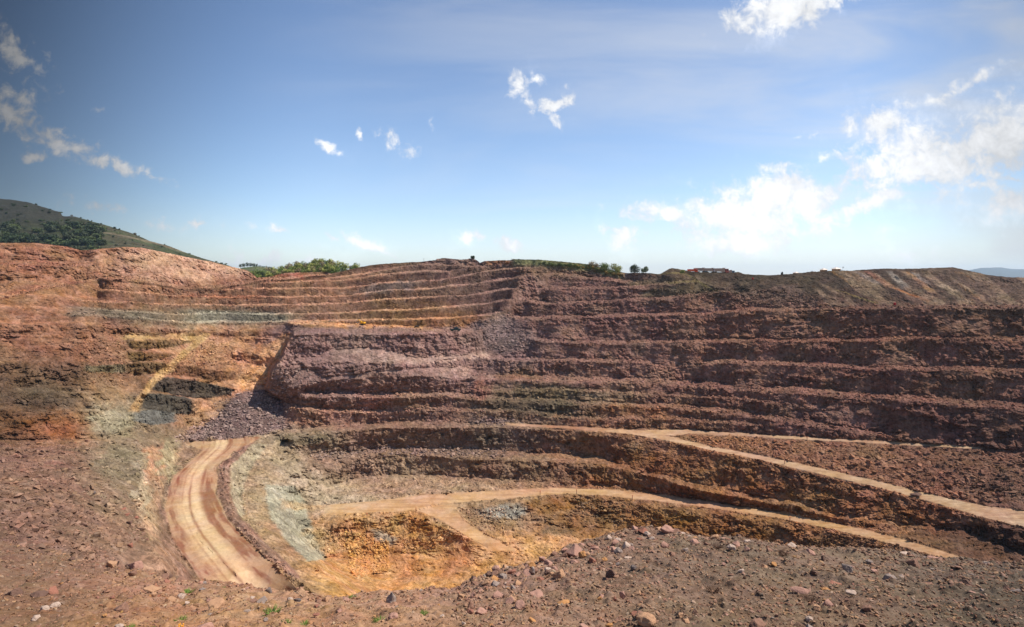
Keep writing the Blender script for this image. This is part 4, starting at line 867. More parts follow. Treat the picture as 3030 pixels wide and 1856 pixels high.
# pebbles and rubble nobody could count
def hull_templates(n=14):
    out = []
    for s in range(n):
        r = random.Random(100+s); bm = bmesh.new()
        for _ in range(9):
            v = Vector((r.gauss(0, 1), r.gauss(0, 1), r.gauss(0, 1))).normalized()*r.uniform(.8, 1.1); bm.verts.new((v.x*.5, v.y*.42, v.z*.34))
        g = bmesh.ops.convex_hull(bm, input=bm.verts[:])
        bmesh.ops.delete(bm, geom=[e for e in g['geom_interior'] if isinstance(e, bmesh.types.BMVert)], context='VERTS')
        bmesh.ops.triangulate(bm, faces=bm.faces[:]); bm.verts.index_update()
        out.append((np.array([v.co[:] for v in bm.verts], np.float32), np.array([[v.index for v in f.verts] for f in bm.faces], np.int32))); bm.free()
    return out
TPL = hull_templates()
rg = np.random.RandomState(5)
def scatter_mesh(name, P, S, C, mat, label, cat):
    V = []; Fc = []; Cc = []; off = 0; which = rg.randint(0, len(TPL), len(P))
    for t, (tv, tf) in enumerate(TPL):
        ii = np.where(which == t)[0]
        if not len(ii): continue
        a = rg.rand(len(ii))*6.28; c, s = np.cos(a), np.sin(a); sc = S[ii][:, None]
        tx = (tv[None, :, 0]*c[:, None]-tv[None, :, 1]*s[:, None])*sc; ty = (tv[None, :, 0]*s[:, None]+tv[None, :, 1]*c[:, None])*sc; tz = (tv[None, :, 2]+.04)*sc*(.7+.6*rg.rand(len(ii), 1))
        vv = np.stack([tx+P[ii, 0:1], ty+P[ii, 1:2], tz+P[ii, 2:3]], -1); V.append(vv.reshape(-1, 3))
        Fc.append((tf[None]+(np.arange(len(ii))*len(tv))[:, None, None]+off).reshape(-1, 3)); off += len(ii)*len(tv)
        Cc.append(np.repeat(C[ii], len(tv), 0))
    o = link_mesh(name, np.concatenate(V), np.concatenate(Fc), mat, cols=np.concatenate(Cc)); tag(o, label, cat, kind='stuff'); return o
M_PEB = mat_ground('pebble_stone', .05, .4, .3, 0)
M_RUB = mat_ground('rubble_stone', .6, .4, .5, 0)
def pebbles():
    n = 90000
    x = rg.rand(n)*3300-140; t = rg.rand(n)**1.25
    keep = rg.rand(n) < np.clip(.35+.9*fbm(x/150, t*6, 3.3, 3)+.45*(x > 1350)+.25*((x < 700)), .06, 1)
    x, t = x[keep], t[keep]; j = np.clip(np.round((x-fxs[0])/2.6).astype(int), 0, len(fxs)-1)
    nrow = 300; i = np.clip((t*nrow).astype(int), 0, nrow+4)
    P = np.stack([fX[i, j], fY[i, j], fZ[i, j]], 1)+np.stack([rg.rand(len(x))-.5, rg.rand(len(x))-.5, np.zeros(len(x))], 1)*.03
    px = np.minimum(2.0+1.8*rg.pareto(1.65, len(x))*(1+.5*(x > 1350)), 16); S = px/FS*P[:, 1]
    cc = np.array([sl(ROCKC[k]) for k in ('pink', 'tan', 'brown', 'grey', 'pale', 'reddish', 'dark brown', 'ochre')]); pr = [.26, .22, .2, .1, .06, .08, .06, .02]
    C = cc[rg.choice(8, len(x), p=pr)]*ALB*CORR*(.75+.4*rg.rand(len(x), 1))
    C = C*.7+fcol[i, j]*.45
    scatter_mesh('pebbles', P, S, C, M_PEB, 'fine gravel and pebbles scattered over the near dirt', 'gravel')
pebbles()
def rubble():
    P = []; S = []; C = []
    def zonef(n, xy, lo, hi, tint=None, bright=1.0):
        """n blocks with size lo..hi metres in a parallelogram-like region given by top and bottom curves"""
        top, bot = xy; x0 = max(min(p[0] for p in top), min(p[0] for p in bot)); x1 = min(max(p[0] for p in top), max(p[0] for p in bot))
        x = x0+(x1-x0)*rg.rand(n); tt = rg.rand(n); y = cur(top)(x)*(1-tt)+cur(bot)(x)*tt
        if hi > 1.4 and n > 400: x = x+rg.normal(size=n)*14; y = y+rg.normal(size=n)*4
        j = np.clip(np.round((x-xs[0])/DXs).astype(int), 0, len(xs)-1); fr_ = (y-sky_y[j])/(1790-sky_y[j]); i = np.clip((fr_*(NR-1)).astype(int), 0, NR-1)
        ok = roadm[i, j] < .2; i, j = i[ok], j[ok]
        P.append(np.stack([PX[i, j], PY[i, j], PZ[i, j]], 1)); S.append(lo+np.minimum((hi-lo)*.18*rg.pareto(1.9, len(i)), hi-lo))
        c = TC[i, j]*(bright*(.95+.7*rg.rand(len(i), 1)))
        if tint is not None: c = c*.4+np.array(sl(tint))*ALB*CORR*.75*(.7+.8*rg.rand(len(i), 1))
        C.append(c)
    zonef(4200, ([(0,1310),(290,1310),(420,1300),(430,1310)], [(0,1660),(300,1680),(420,1600),(430,1600)]), .22, 1.3)
    zonef(900, ([(240,1000),(370,1010)], [(240,1140),(370,1140)]), .35, 1.2)
    zonef(1500, ([(480,1070),(640,1000),(700,1050)], [(480,1120),(640,1080),(700,1080)]), .35, 1.2)
    zonef(900, ([(640,1200),(760,1130),(860,1090),(930,1095)], [(640,1240),(760,1190),(860,1160),(930,1130)]), .25, 1.41, (160,138,138))
    zonef(4200, ([(545,1292),(640,1235),(700,1185),(790,1160),(840,1200)], [(545,1306),(640,1302),(700,1298),(790,1288),(840,1266)]), .22, 1.6, (160,138,138))
    zonef(2200, ([(1420,960),(1500,930),(1560,1000)], [(1420,1030),(1500,1040),(1560,1030)]), .35, 1.5, (152,132,130))
    zonef(1500, ([(934,1340),(1100,1325),(1195,1322),(1480,1335)], [(934,1360),(1100,1346),(1195,1345),(1480,1352)]), .4, 1.8, (146,124,122))
    zonef(500, ([(1400,1240),(1520,1245)], [(1400,1256),(1520,1256)]), .4, 1.5, (140,122,126))
    zonef(900, ([(960,1585),(1000,1575),(1080,1580)], [(960,1640),(1000,1640),(1080,1620)]), .25, 1.0, (196,156,100))
    zonef(1300, ([(1030,1600),(1060,1590),(1150,1600)], [(1030,1690),(1060,1715),(1150,1690)]), .3, 1.2, (216,156,80))
    zonef(400, ([(1190,1600),(1290,1590)], [(1190,1640),(1290,1620)]), .25, 1.0, (170,124,70))
    zonef(900, ([(1340,1510),(1420,1505),(1500,1500)], [(1340,1530),(1420,1560),(1500,1590)]), .25, 1.1, (172,136,104))
    zonef(500, ([(1700,1480),(1760,1480),(1850,1490)], [(1700,1520),(1760,1530),(1850,1560)]), .3, 1.2, (130,112,92))
    zonef(3200, ([(2050,1290),(2260,1300),(2825,1330),(3100,1350)], [(2050,1305),(2260,1350),(2825,1470),(3100,1510)]), .3, 1.7)
    zonef(2200, ([(1100,1410),(1500,1425),(1900,1450),(2500,1560)], [(1100,1450),(1500,1440),(1900,1470),(2500,1575)]), .2, .9)
    zonef(900, ([(2440,1560),(2600,1600),(2780,1640)], [(2440,1600),(2600,1650),(2780,1680)]), .25, 1.1)
    zonef(1200, ([(640,1340),(700,1350),(690,1500),(740,1575)], [(640,1345),(700,1400),(690,1520),(740,1590)]), .25, .9)
    zonef(1600, ([(700,1560),(780,1640),(860,1700)], [(700,1575),(780,1690),(860,1760)]), .25, 1.1)
    zonef(1500, ([(2000,870),(2200,850),(2420,880)], [(2000,880),(2200,910),(2420,905)]), .4, 1.6)
    for e0 in ([(1108,1517),(1195,1517),(1300,1496),(1520,1479),(1674,1463),(1804,1471),(1978,1490),(2260,1529),(2434,1563),(2564,1593),(2695,1628)], [(960,1490),(1108,1479),(1238,1463),(1520,1445),(1674,1440),(1804,1446),(1978,1463),(2260,1505),(2434,1538),(2564,1565),(2695,1600)],
               [(1978,1306),(2109,1337),(2260,1367),(2390,1397),(2564,1437),(2695,1471),(2817,1505),(2912,1536),(3030,1563)], [(1978,1287),(2109,1318),(2260,1346),(2390,1373),(2564,1411),(2695,1443),(2817,1473)]):
        zonef(900, ([(a, b-3) for a, b in e0], [(a, b+5) for a, b in e0]), .2, .9, None, 1.05)
    for pts, th, mb in BEN:                     # blocks lying on every shelf
        if pts[0][1] < 800: continue
        L = pts[-1][0]-pts[0][0]
        zonef(int(L*(.7 if pts[0][0] < 1200 and pts[0][1] < 1000 else 1.15)), ([(p[0], p[1]-th) for p in pts], [(p[0], p[1]+3) for p in pts]), .3, 1.4, None, 1.1)
    scatter_mesh('rubble', np.concatenate(P), np.concatenate(S), np.clip(np.concatenate(C), .01, .8), M_RUB, 'broken rock lying on the pit shelves, fans and banks', 'rubble')
rubble()

# ------------------------------------------------------------------ plants
def leaf_mat(name, c): return mat_simple(name, c, .7, 0, .45, 1.5, 0)
G1 = leaf_mat('spring_leaf', (140,140,72)); G2 = leaf_mat('mid_leaf', (98,112,52)); G3 = leaf_mat('dark_leaf', (48,60,32)); G4 = leaf_mat('grey_leaf', (112,118,88)); G5 = leaf_mat('budding_leaf', (128,112,80))
BARK = mat_simple('bark', (88,72,58), .9); GRASSM = leaf_mat('grass_blade', (104,128,52)); DRY = mat_simple('dry_twig', (110,84,66), .9)
def crown_bm(seed, n, rx, rz, z0, leaf, open_=.0):
    r = random.Random(seed); bm = bmesh.new()
    lobes = [(Vector((r.uniform(-.55, .55)*rx, r.uniform(-.55, .55)*rx, z0+r.uniform(.25, .85)*rz*1.2)), r.uniform(.3, .55)*rx) for _ in range(9)]
    for _ in range(n):
        c, q = r.choice(lobes); d = Vector((r.gauss(0, 1), r.gauss(0, 1), r.gauss(0, 1))).normalized()
        p = c+d*q*r.uniform(.55, 1.12)*Vector((1, 1, .95)).x
        u = Vector((r.gauss(0, 1), r.gauss(0, 1), r.gauss(0, 1))).normalized(); v = u.cross(d); 
        if v.length < .1: continue
        v.normalize(); k = leaf*r.uniform(.6, 1.3)
        bm.faces.new([bm.verts.new(p-u*k), bm.verts.new(p+v*k*.6), bm.verts.new(p+u*k), bm.verts.new(p-v*k*.6)])
    return bm
def trunk_bm(seed, h, r0, rx):
    r = random.Random(seed); bm = bmesh.new(); tube(bm, (0, 0, -.4), (0, 0, h*.55), r0, r0*.6)
    for i in range(7):
        a = i*2.4+r.random(); z = h*r.uniform(.25, .55)
        tube(bm, (0, 0, z), (math.cos(a)*rx*.6, math.sin(a)*rx*.6, z+h*r.uniform(.2, .45)), r0*.5, r0*.12, 5)
    return bm
def tree(name, p, w, h, mat, seed, label, cat, group=None, n=900, low=.25, parts=True, leaf=.22):
    e = empty(name, (p.x, p.y, p.z)); tag(e, label, cat, group)
    obj_bm('crown', crown_bm(seed, n, w*.5, h*(1-low), h*low, leaf), mat, e)
    obj_bm('trunk', trunk_bm(seed, h, max(.06, h*.03), w*.5), BARK, e)
    return e
# rim bushes
for i, (x, y, wp, hp, m, lab, nm) in enumerate((
    (1828,806,40,19,G1,'yellow-green rounded bush at the right end of the grassy rim','bush'),
    (1880,808,40,21,G3,'dark green rounded bush standing alone on the bare rim','bush'),
    (1906,808,28,16,G4,'pale grey-green bush touching the dark round one on the rim','bush'),
    (1790,800,42,14,G2,'low green bush joined to the yellow-green one on the rim','bush'),
    (1756,792,40,11,G5,'low brownish bush halfway down the grassy rim','bush'),
    (1398,768,14,9,G3,'tiny lone tree on top of the rocky knob above the upper benches','tree'),
    (2018,803,14,8,G1,'small bright green shrub on the dump beside the trucks','shrub'))):
    j = int(round((x-xs[0])/DXs)); p = Vector((float(PX[0, j]), float(PY[0, j])+.5, float(PZ[0, j])-.2)) if i != 6 else surf(x, 806)
    base = p; dz = (cur(SKY)(x)-y)/FS*p.y
    tree('round_bush' if nm == 'bush' else nm.replace('tree', 'small_tree'), base+Vector((0, 0, dz)), wp/FS*p.y, hp/FS*p.y*1.05, m, 300+i, lab, nm, None, 1500, .02 if nm != 'tree' else .35, leaf=.2)
def hedge():
    r = random.Random(21)
    mh = (leaf_mat('hedge_leaf', (104,112,70)), G2, leaf_mat('russet_leaf', (150,124,66))); ms = []
    for k, m in enumerate(mh): b = crown_bm(850+k, 600, 2.6, 3.2, -.3, .3); me = bpy.data.meshes.new('hedge_bush'); b.to_mesh(me); b.free(); me.materials.append(m); ms.append(me)
    for i in range(46):
        x = 1600+i*5.1+r.uniform(-3, 3); j = int(round((x-xs[0])/DXs)); row = 6+int(r.random()*5); p = Vector((float(PX[row, j]), float(PY[row, j]), float(PZ[row, j])))
        k = r.choice((0, 1, 0, 2)) if x > 1690 else r.choice((0, 1, 0)); w = r.uniform(10, 17)/FS*p.y
        o = bpy.data.objects.new('rim_bush', ms[k]); COL.objects.link(o); o.location = p-Vector((0, 0, w*.1)); s = w/4.6; o.scale = (s, s, s*.6); o.rotation_euler.z = r.uniform(0, 6)
        nm = ['grey-green', 'green', 'russet'][k]; tag(o, f'low {nm} bush in the scrub along the grassy rim', 'bush', f'low {nm} bushes along the grassy rim')
hedge()
# the wood on the knoll: individual trees, crowns shared
def wood():
    protos = []
    for k, m in enumerate((G1, G2, G5, G1, G3)):
        e = empty('woodland_tree'); cr = obj_bm('crown', crown_bm(500+k, 560, 2.8, 4.8, .3, .34), m, e); tr = obj_bm('trunk', trunk_bm(500+k, 5.5, .16, 2.4), BARK, e); protos.append((e, cr, tr))
    used = [False]*5; r = random.Random(4)
    top = cur([(735,814),(758,806),(819,802),(856,790),(897,784),(946,777),(990,781),(1011,788),(1040,788),(1060,796)])
    bot = cur([(735,829),(795,824),(843,812),(904,808),(965,806),(1010,803),(1060,803)])
    spots = []
    x = 742
    while x < 1003:
        rows = 4 if x > 830 else 3
        for q in range(rows):
            t = q/(rows-1); spots.append((x+r.uniform(-5, 5), top(x)+4+(bot(x)-top(x)-6)*t, t))
        x += 9.5
    spots += [(1012,793,.2),(1024,795,.3),(1036,795,.3),(1046,796,.3),(1056,798,.4),(984,803,.8)]
    for n, (x, y, t) in enumerate(spots):
        # ground under each tree: rows step from the back of the knoll to its foot
        Dd = 400-120*t if x > 780 else 330-60*t
        hgt = 27 if t < .5 else 22
        p = Vector((Dd*(x-CX)/FS, Dd, EYE+Dd*(HY-(y+hgt*.62))/FS)); s = Dd/FS*hgt/5.6
        k = r.choice((0, 1, 0, 3, 2, 1, 0, 2)) if x > 790 else r.choice((0, 1, 4, 1)); e, cr, tr = protos[k]
        if n == 0: k = 0; e, cr, tr = protos[0]
        if used[k]:
            e2 = e.copy(); COL.objects.link(e2)
            for c in (cr, tr): c2 = c.copy(); COL.objects.link(c2); c2.parent = e2
            e = e2
        used[k] = True
        e.location = p; sc = s*r.uniform(.85, 1.15); e.scale = (sc*r.uniform(.85, 1.1), sc, sc); e.rotation_euler.z = r.uniform(0, 6.28)
        kind = ['yellow-green', 'green', 'brownish budding', 'yellow-green', 'dark green'][k]
        zn = 'at the low left end of the hilltop wood' if x < 830 else ('in the middle of the hilltop wood' if x < 1008 and t < .99 else ('along the front edge of the hilltop wood' if x < 1008 else 'in the thin row trailing off right of the wood'))
        tag(e, f"{kind} leafy tree {zn}", 'tree', f"{kind} trees {zn}")
    for k in range(5):
        if not used[k]:
            for o in protos[k][::-1]: bpy.data.objects.remove(o)
    # row of dark trees on the far crest, left of the wood
    for i, (x, y, hp) in enumerate(((712,790,9),(722,789,10),(732,788,11),(741,788,10),(750,789,10),(759,790,9),(768,793,8),(779,795,8),(789,795,8),(798,796,7),(812,799,6),(828,801,6),(842,801,6))):
        Dd = 455.0; p = Vector((Dd*(x-CX)/FS, Dd, EYE+Dd*(HY-(y+4))/FS))
        e, cr, tr = protos[2] if used[2] else protos[0]
        e2 = e.copy(); COL.objects.link(e2)
        c2 = cr.copy(); c2.data = crown_dark; COL.objects.link(c2); c2.parent = e2
        t2 = tr.copy(); COL.objects.link(t2); t2.parent = e2
        e2.name = 'crest_tree'; e2.location = p; s = Dd/FS*(hp+3)/5.6; e2.scale = (s*1.25, s, s); e2.rotation_euler.z = i
        tag(e2, f"dark bare-looking tree on the far crest left of the wood, {['first','second','third','fourth','fifth','sixth','seventh','eighth','ninth','tenth','eleventh','twelfth','thirteenth'][i]} from the left", 'tree', 'dark trees on the far crest')
_b = crown_bm(777, 420, 2.5, 4, 1.0, .34); crown_dark = bpy.data.meshes.new('crown'); _b.to_mesh(crown_dark); _b.free(); crown_dark.materials.append(G3)
wood()
# scrub and trees on the green hill
def hill_plants():
    r = random.Random(9)
    mats = (G3, leaf_mat('scrub_leaf', (70,80,42)), leaf_mat('olive_leaf', (52,58,34)), leaf_mat('brown_leaf', (84,74,54))); meshes = []
    for k, m in enumerate(mats):
        b = crown_bm(640+k, 380, 3.2, 3.6, -.3, .5); me = bpy.data.meshes.new('hill_tree'); b.to_mesh(me); b.free(); me.materials.append(m); meshes.append(me)
    spots = []
    for _ in range(120):                       # the dark thicket at the foot of the hill
        x = r.uniform(-10, 300); y = r.uniform(672, 752); 
        if y > cur(SKY)(x)+6: y = cur(SKY)(x)-r.uniform(0, 15)
        spots.append((x, y, r.uniform(18, 32), 'in the dark thicket at the foot of the left hill'))
    for x in (108,150,178,212,240,262,272,300,340,352,400,412,398,488,560,640,655,668): spots.append((x, cur(GSKY)(x)+1, r.uniform(5, 9), 'on the skyline of the green hill'))
    for _ in range(42):
        x = r.uniform(280, 640); y = cur(GSKY)(x)+r.uniform(8, 60)
        if y < cur(SKY)(x)-3: spots.append((x, y, r.uniform(4, 8), 'dotted over the grassy slope of the green hill'))
    for _ in range(34):
        x = r.uniform(0, 260); y = r.uniform(cur(GSKY)(x)+10, 680); spots.append((x, y, r.uniform(6, 12), 'on the rocky upper part of the left hill'))
    nm = ['dark green', 'green', 'dark olive', 'brownish']
    for x, y, wp, z in spots:
        p = hill_at(x, y); k = r.randrange(4); 
        if 'rocky' in z or 'thicket' in z: k = r.choice((0, 2, 1))
        o = bpy.data.objects.new('hill_shrub', meshes[k]); COL.objects.link(o); o.location = p; s = wp/FS*p.y/5.4; o.scale = (s, s, s*.8); o.rotation_euler.z = r.uniform(0, 6.28)
        tag(o, f"{nm[k]} rounded shrub {z}", 'shrub', f"{nm[k]} shrubs {z}")
hill_plants()
# grass tufts, flower, dry shrubs on the near dirt
def tuft(x, y, wp, label, n=60, dry=False, flat=.8, nm='grass_tuft', hscale=1.0):
    p = fore_pt(x, y); r = random.Random(int(x*7+y)); bm = bmesh.new(); w = wp/FS*p.y
    for _ in range(n):
        a = r.uniform(0, 6.28); rr = w*.28*math.sqrt(r.random()); b0 = Vector((math.cos(a)*rr, math.sin(a)*rr, -.01)); ln = w*r.uniform(.25, .5)*hscale
        d = Vector((math.cos(a)*flat+r.uniform(-.4, .4), math.sin(a)*flat+r.uniform(-.4, .4), r.uniform(.5, 1.1))).normalized()
        if dry: tube(bm, b0*.3, b0*.3+d*ln, w*.008, w*.003, 4); tube(bm, b0*.3+d*ln*.5, b0*.3+d*ln*.5+Vector((r.uniform(-1, 1), r.uniform(-1, 1), .8)).normalized()*ln*.45, w*.006, w*.002, 4); continue
        s = d.cross(Vector((0, 0, 1))); s = (s.normalized() if s.length > .01 else Vector((1, 0, 0)))*w*.018
        m = b0+d*ln*.55; t = b0+d*ln+Vector((0, 0, -ln*.15))
        bm.faces.new([bm.verts.new(b0-s), bm.verts.new(b0+s), bm.verts.new(m+s*.8), bm.verts.new(t), bm.verts.new(m-s*.8)])
    o = obj_bm(nm, bm, DRY if dry else GRASSM); o.location = p; tag(o, label, 'shrub' if dry else 'grass tuft', None); return o
for x, y, w, l in ((552,1744,42,'green grass tuft just below the foot of the haul road'),(535,1814,38,'green grass tuft left of the large tan boulder'),(448,1838,20,'tiny green tuft right of the white flat stone'),(383,1850,34,'green grass tuft cut by the lower left picture edge'),
                   (803,1803,62,'largest bright green grass tuft, below the rubble berm end'),(845,1842,36,'green grass tuft at the bottom edge under the largest tuft'),(899,1842,36,'green tuft at the bottom edge right of its twin'),(1123,1836,44,'tall thin green tuft beside the bottom edge at centre'),(1251,1822,34,'low green tuft between centre stones near the bottom'),(1040,1756,26,'green tuft on the brink above the orange pit floor'),(2520,1762,16,'tiny green sprout beside pale stones on the right mound'),(1398,1784,14,'tiny green sprout by the upright brown boulder'),(662,1742,14,'tiny green sprout on the brink under the road end')):
    tuft(x, y, w, l)
def flower(x, y):
    p = fore_pt(x, y); w = 22/FS*p.y; e = empty('flower_clump', p); tag(e, 'clump of orange-yellow flowers at the bottom left of the dirt', 'flowers')
    bm = bmesh.new(); r = random.Random(2); b2 = bmesh.new()
    for _ in range(22):
        a = r.uniform(0, 6.28); q = w*.4*math.sqrt(r.random()); h = w*r.uniform(.3, .6); c = Vector((math.cos(a)*q, math.sin(a)*q, h)); tube(b2, c*.4-Vector((0, 0, h*.5)), c, w*.01, w*.01, 4)
        bmesh.ops.create_icosphere(bm, subdivisions=1, radius=w*.075, matrix=__import__('mathutils').Matrix.Translation(c))
    obj_bm('petals', bm, mat_simple('flower_orange', (236,160,40), .6, 0, .1, 5, 0), e); obj_bm('stems', b2, GRASSM, e)
flower(535, 1845)
for x, y, w, l in ((2122,1622,44,'brown dry leafless shrub on the mound crest'),(2317,1646,44,'dry twiggy shrub right of the mound crest, behind pink stones'),(2395,1772,60,'larger dry twiggy shrub on the right face of the mound'),(2109,1752,56,'withered brown shrub in the hollow of the mound')):
    tuft(x, y, w, l, 70, True, .9, 'dry_shrub', 1.2)

# ------------------------------------------------------------------ marker posts along the pit roads
POST = mat_simple('post_paint', (200,190,180), .6); PRED = mat_simple('post_red', (170,60,46), .6)
for x, y, hp, l in ((1085,1536,16,'thin marker post left of the road fork at the pit brink'),(1230,1519,15,'thin marker post at the brink beside the road fork'),(1598,1466,13,'marker post at the brink just above the orange cut'),(1706,1461,13,'marker post at the brink right of the road bend'),(1870,1478,13,'marker post third from the right along the lower road'),
                    (1974,1500,15,'marker post second from the right along the lower road'),(2338,1546,15,'marker post farthest right along the lower road'),(2389,1303,11,'marker post on the upper thin ramp at right'),(2323,1374,11,'marker post beside the middle ramp at right')):
    p = surf(x, y); h = hp/FS*p.y; e = empty('marker_post', p); tag(e, l, 'marker post', 'marker posts along the pit roads')
    bm = bmesh.new(); tube(bm, (0, 0, -.2), (0, 0, h), .07, .07, 8); obj_bm('pole', bm, DRY, e)
    bm = bmesh.new(); tube(bm, (0, 0, h*.55), (0, 0, h*.7), .085, .085, 8); tube(bm, (0, 0, h*.85), (0, 0, h+.02), .085, .085, 8); obj_bm('band', bm, PRED, e)
# ------------------------------------------------------------------ vehicles
DUST = mat_simple('dusty_bed', (168,140,122), .7); ORG = mat_simple('orange_paint', (206,74,34), .45); WHT = mat_simple('white_blue_paint', (190,200,214), .4); RB = mat_simple('red_brown_paint', (150,72,58), .5); TYRE = mat_simple('tyre', (34,32,31), .85); GLS = mat_simple('glass', (30,40,50), .15, 0, .05, 1, 0); STL = mat_simple('steel', (110,106,100), .5, .6)
YEL = mat_simple('yellow_paint', (220,160,40), .45); BLU = mat_simple('grey_blue_paint', (110,130,142), .45)
def truck(p, rz, s, cabm, bedm, label):
    e = empty('dump_truck', p, rz); e.scale = (s, s, s); tag(e, label, 'dump truck', 'dump trucks parked on the skyline dump')
    bm = bmesh.new(); box(bm, (0, 0, 1.0), (8.4, 1.0, .3)); obj_bm('chassis', bm, STL, e)
    bm = bmesh.new()   # open tipping body with ribs and a headboard shielding the cab
    for sy in (-1, 1): 
        vs_ = [bm.verts.new(q) for q in ((-4.3, sy*1.25, 1.9), (1.5, sy*1.25, 1.25), (1.7, sy*1.25, 3.2), (-4.5, sy*1.25, 3.0))]; w2 = [bm.verts.new((v.co.x, v.co.y-sy*.1, v.co.z)) for v in vs_]
        bm.faces.new(vs_); bm.faces.new(w2[::-1])
        for a in range(4): bm.faces.new([vs_[a], w2[a], w2[(a+1) % 4], vs_[(a+1) % 4]])
        for k in range(6): box(bm, (-3.8+k, sy*1.31, 2.4), (.14, .12, 1.3))
        box(bm, (-1.4, sy*1.3, 3.15), (6.1, .16, .14))
    box(bm, (-1.4, 0, 1.5), (5.9, 2.4, .14)); box(bm, (1.6, 0, 2.4), (.12, 2.5, 1.9)); box(bm, (1.95, 0, 3.4), (.8, 2.5, .12)); box(bm, (-.9, 0, 2.35), (4.4, 2.1, 1.1), 0, .7)
    obj_bm('tipper_body', bm, bedm, e)
    bm = bmesh.new(); box(bm, (3.0, 0, 1.95), (1.9, 2.4, 2.1), 0, .92); box(bm, (4.0, 0, 1.0), (.3, 2.4, .5))
    bmesh.ops.bevel(bm, geom=bm.edges[:], offset=.07, segments=2, affect='EDGES'); cab = obj_bm('cab', bm, cabm, e)
    bm = bmesh.new(); box(bm, (3.93, 0, 2.35), (.06, 2.0, .8)); obj_bm('windscreen', bm, GLS, cab)
    for sy in (-1, 1): bm = bmesh.new(); box(bm, (3.1, sy*1.185, 2.35), (.95, .05, .65)); obj_bm('side_window', bm, GLS, cab)
    for wx in (-3.4, -2.1, 2.0, 3.2):
        for sy in (-1, 1):
            bm = bmesh.new(); tube(bm, (wx, sy*.85, .55), (wx, sy*1.25, .55), .55, .55, 18); w = obj_bm('wheel', bm, TYRE, e); bm = bmesh.new(); tube(bm, (wx, sy*1.22, .55), (wx, sy*1.28, .55), .27, .2, 12); obj_bm('rim', bm, STL, w)
def sky_pt(x, y, back=4):
    j = int(round((x-xs[0])/DXs)); Dd = float(PY[0, j])+back; return Vector((Dd*(x-CX)/FS, Dd, EYE+Dd*(HY-y)/FS))
truck(sky_pt(2050, 808), R(8), .5, ORG, ORG, 'orange-red dump truck, leftmost of the row of trucks on the dump')
truck(sky_pt(2074, 808, 8), R(10), .66, BLU, DUST, 'tan-bodied dump truck right behind the orange-red truck')
truck(sky_pt(2101, 809, 4), R(6), .66, WHT, DUST, 'tan-bodied dump truck with white and blue cab in the middle of the row')
truck(sky_pt(2133, 812, 5), R(8), .78, RB, DUST, 'tan-bodied dump truck with a red-brown cab, second from the right')
truck(sky_pt(2156, 814, 10), R(8), .62, BLU, DUST, 'grey-blue dump truck mostly hidden at the right end of the row')
def excavator(p, s, label):
    e = empty('excavator', p, R(160)); e.scale = (s, s, s); tag(e, label, 'excavator')
    for sy in (-1, 1):
        bm = bmesh.new(); box(bm, (0, sy*1.1, .45), (4, .6, .8)); bmesh.ops.bevel(bm, geom=bm.edges[:], offset=.25, segments=2, affect='EDGES'); obj_bm('track', bm, TYRE, e)
    bm = bmesh.new(); box(bm, (-.4, 0, 1.6), (3.4, 2.5, 1.1)); bmesh.ops.bevel(bm, geom=bm.edges[:], offset=.15, segments=2, affect='EDGES'); obj_bm('body', bm, YEL, e)
    bm = bmesh.new(); box(bm, (.7, .8, 2.3), (1.3, .9, 1.3), 0, .9); c = obj_bm('cab', bm, YEL, e); bm = bmesh.new(); box(bm, (1.36, .8, 2.4), (.05, .7, .8)); obj_bm('window', bm, GLS, c)
    bm = bmesh.new(); tube(bm, (.9, -.2, 1.8), (3.2, -.2, 3.9), .3, .22, 8); tube(bm, (3.2, -.2, 3.9), (4.8, -.2, 2.2), .22, .15, 8); obj_bm('boom', bm, YEL, e)
    bm = bmesh.new(); box(bm, (4.8, -.2, 1.7), (.8, .9, .8), 0, .6); obj_bm('bucket', bm, STL, e)
excavator(surf(1072, 965), .5, 'small yellow excavator working on the high ochre shelf')
def pickup(p, label):
    e = empty('service_truck', p, R(20)); e.scale = (.8,)*3; tag(e, label, 'truck')
    dk = mat_simple('dark_green_paint', (40,48,44), .4)
    bm = bmesh.new(); box(bm, (0, 0, .8), (4.6, 1.8, .7)); box(bm, (.3, 0, 1.45), (1.9, 1.6, .7), 0, .85); bmesh.ops.bevel(bm, geom=bm.edges[:], offset=.08, segments=2, affect='EDGES'); b = obj_bm('body', bm, dk, e)
    bm = bmesh.new(); box(bm, (.3, 0, 1.5), (1.8, 1.66, .35), 0, .9); obj_bm('windows', bm, GLS, b)
    for wx in (-1.5, 1.5):
        for sy in (-1, 1): bm = bmesh.new(); tube(bm, (wx, sy*.7, .4), (wx, sy*.95, .4), .4, .4, 14); obj_bm('wheel', bm, TYRE, e)
pickup(surf(1348, 983), 'dark service truck on the pale road at the foot of the upper benches')
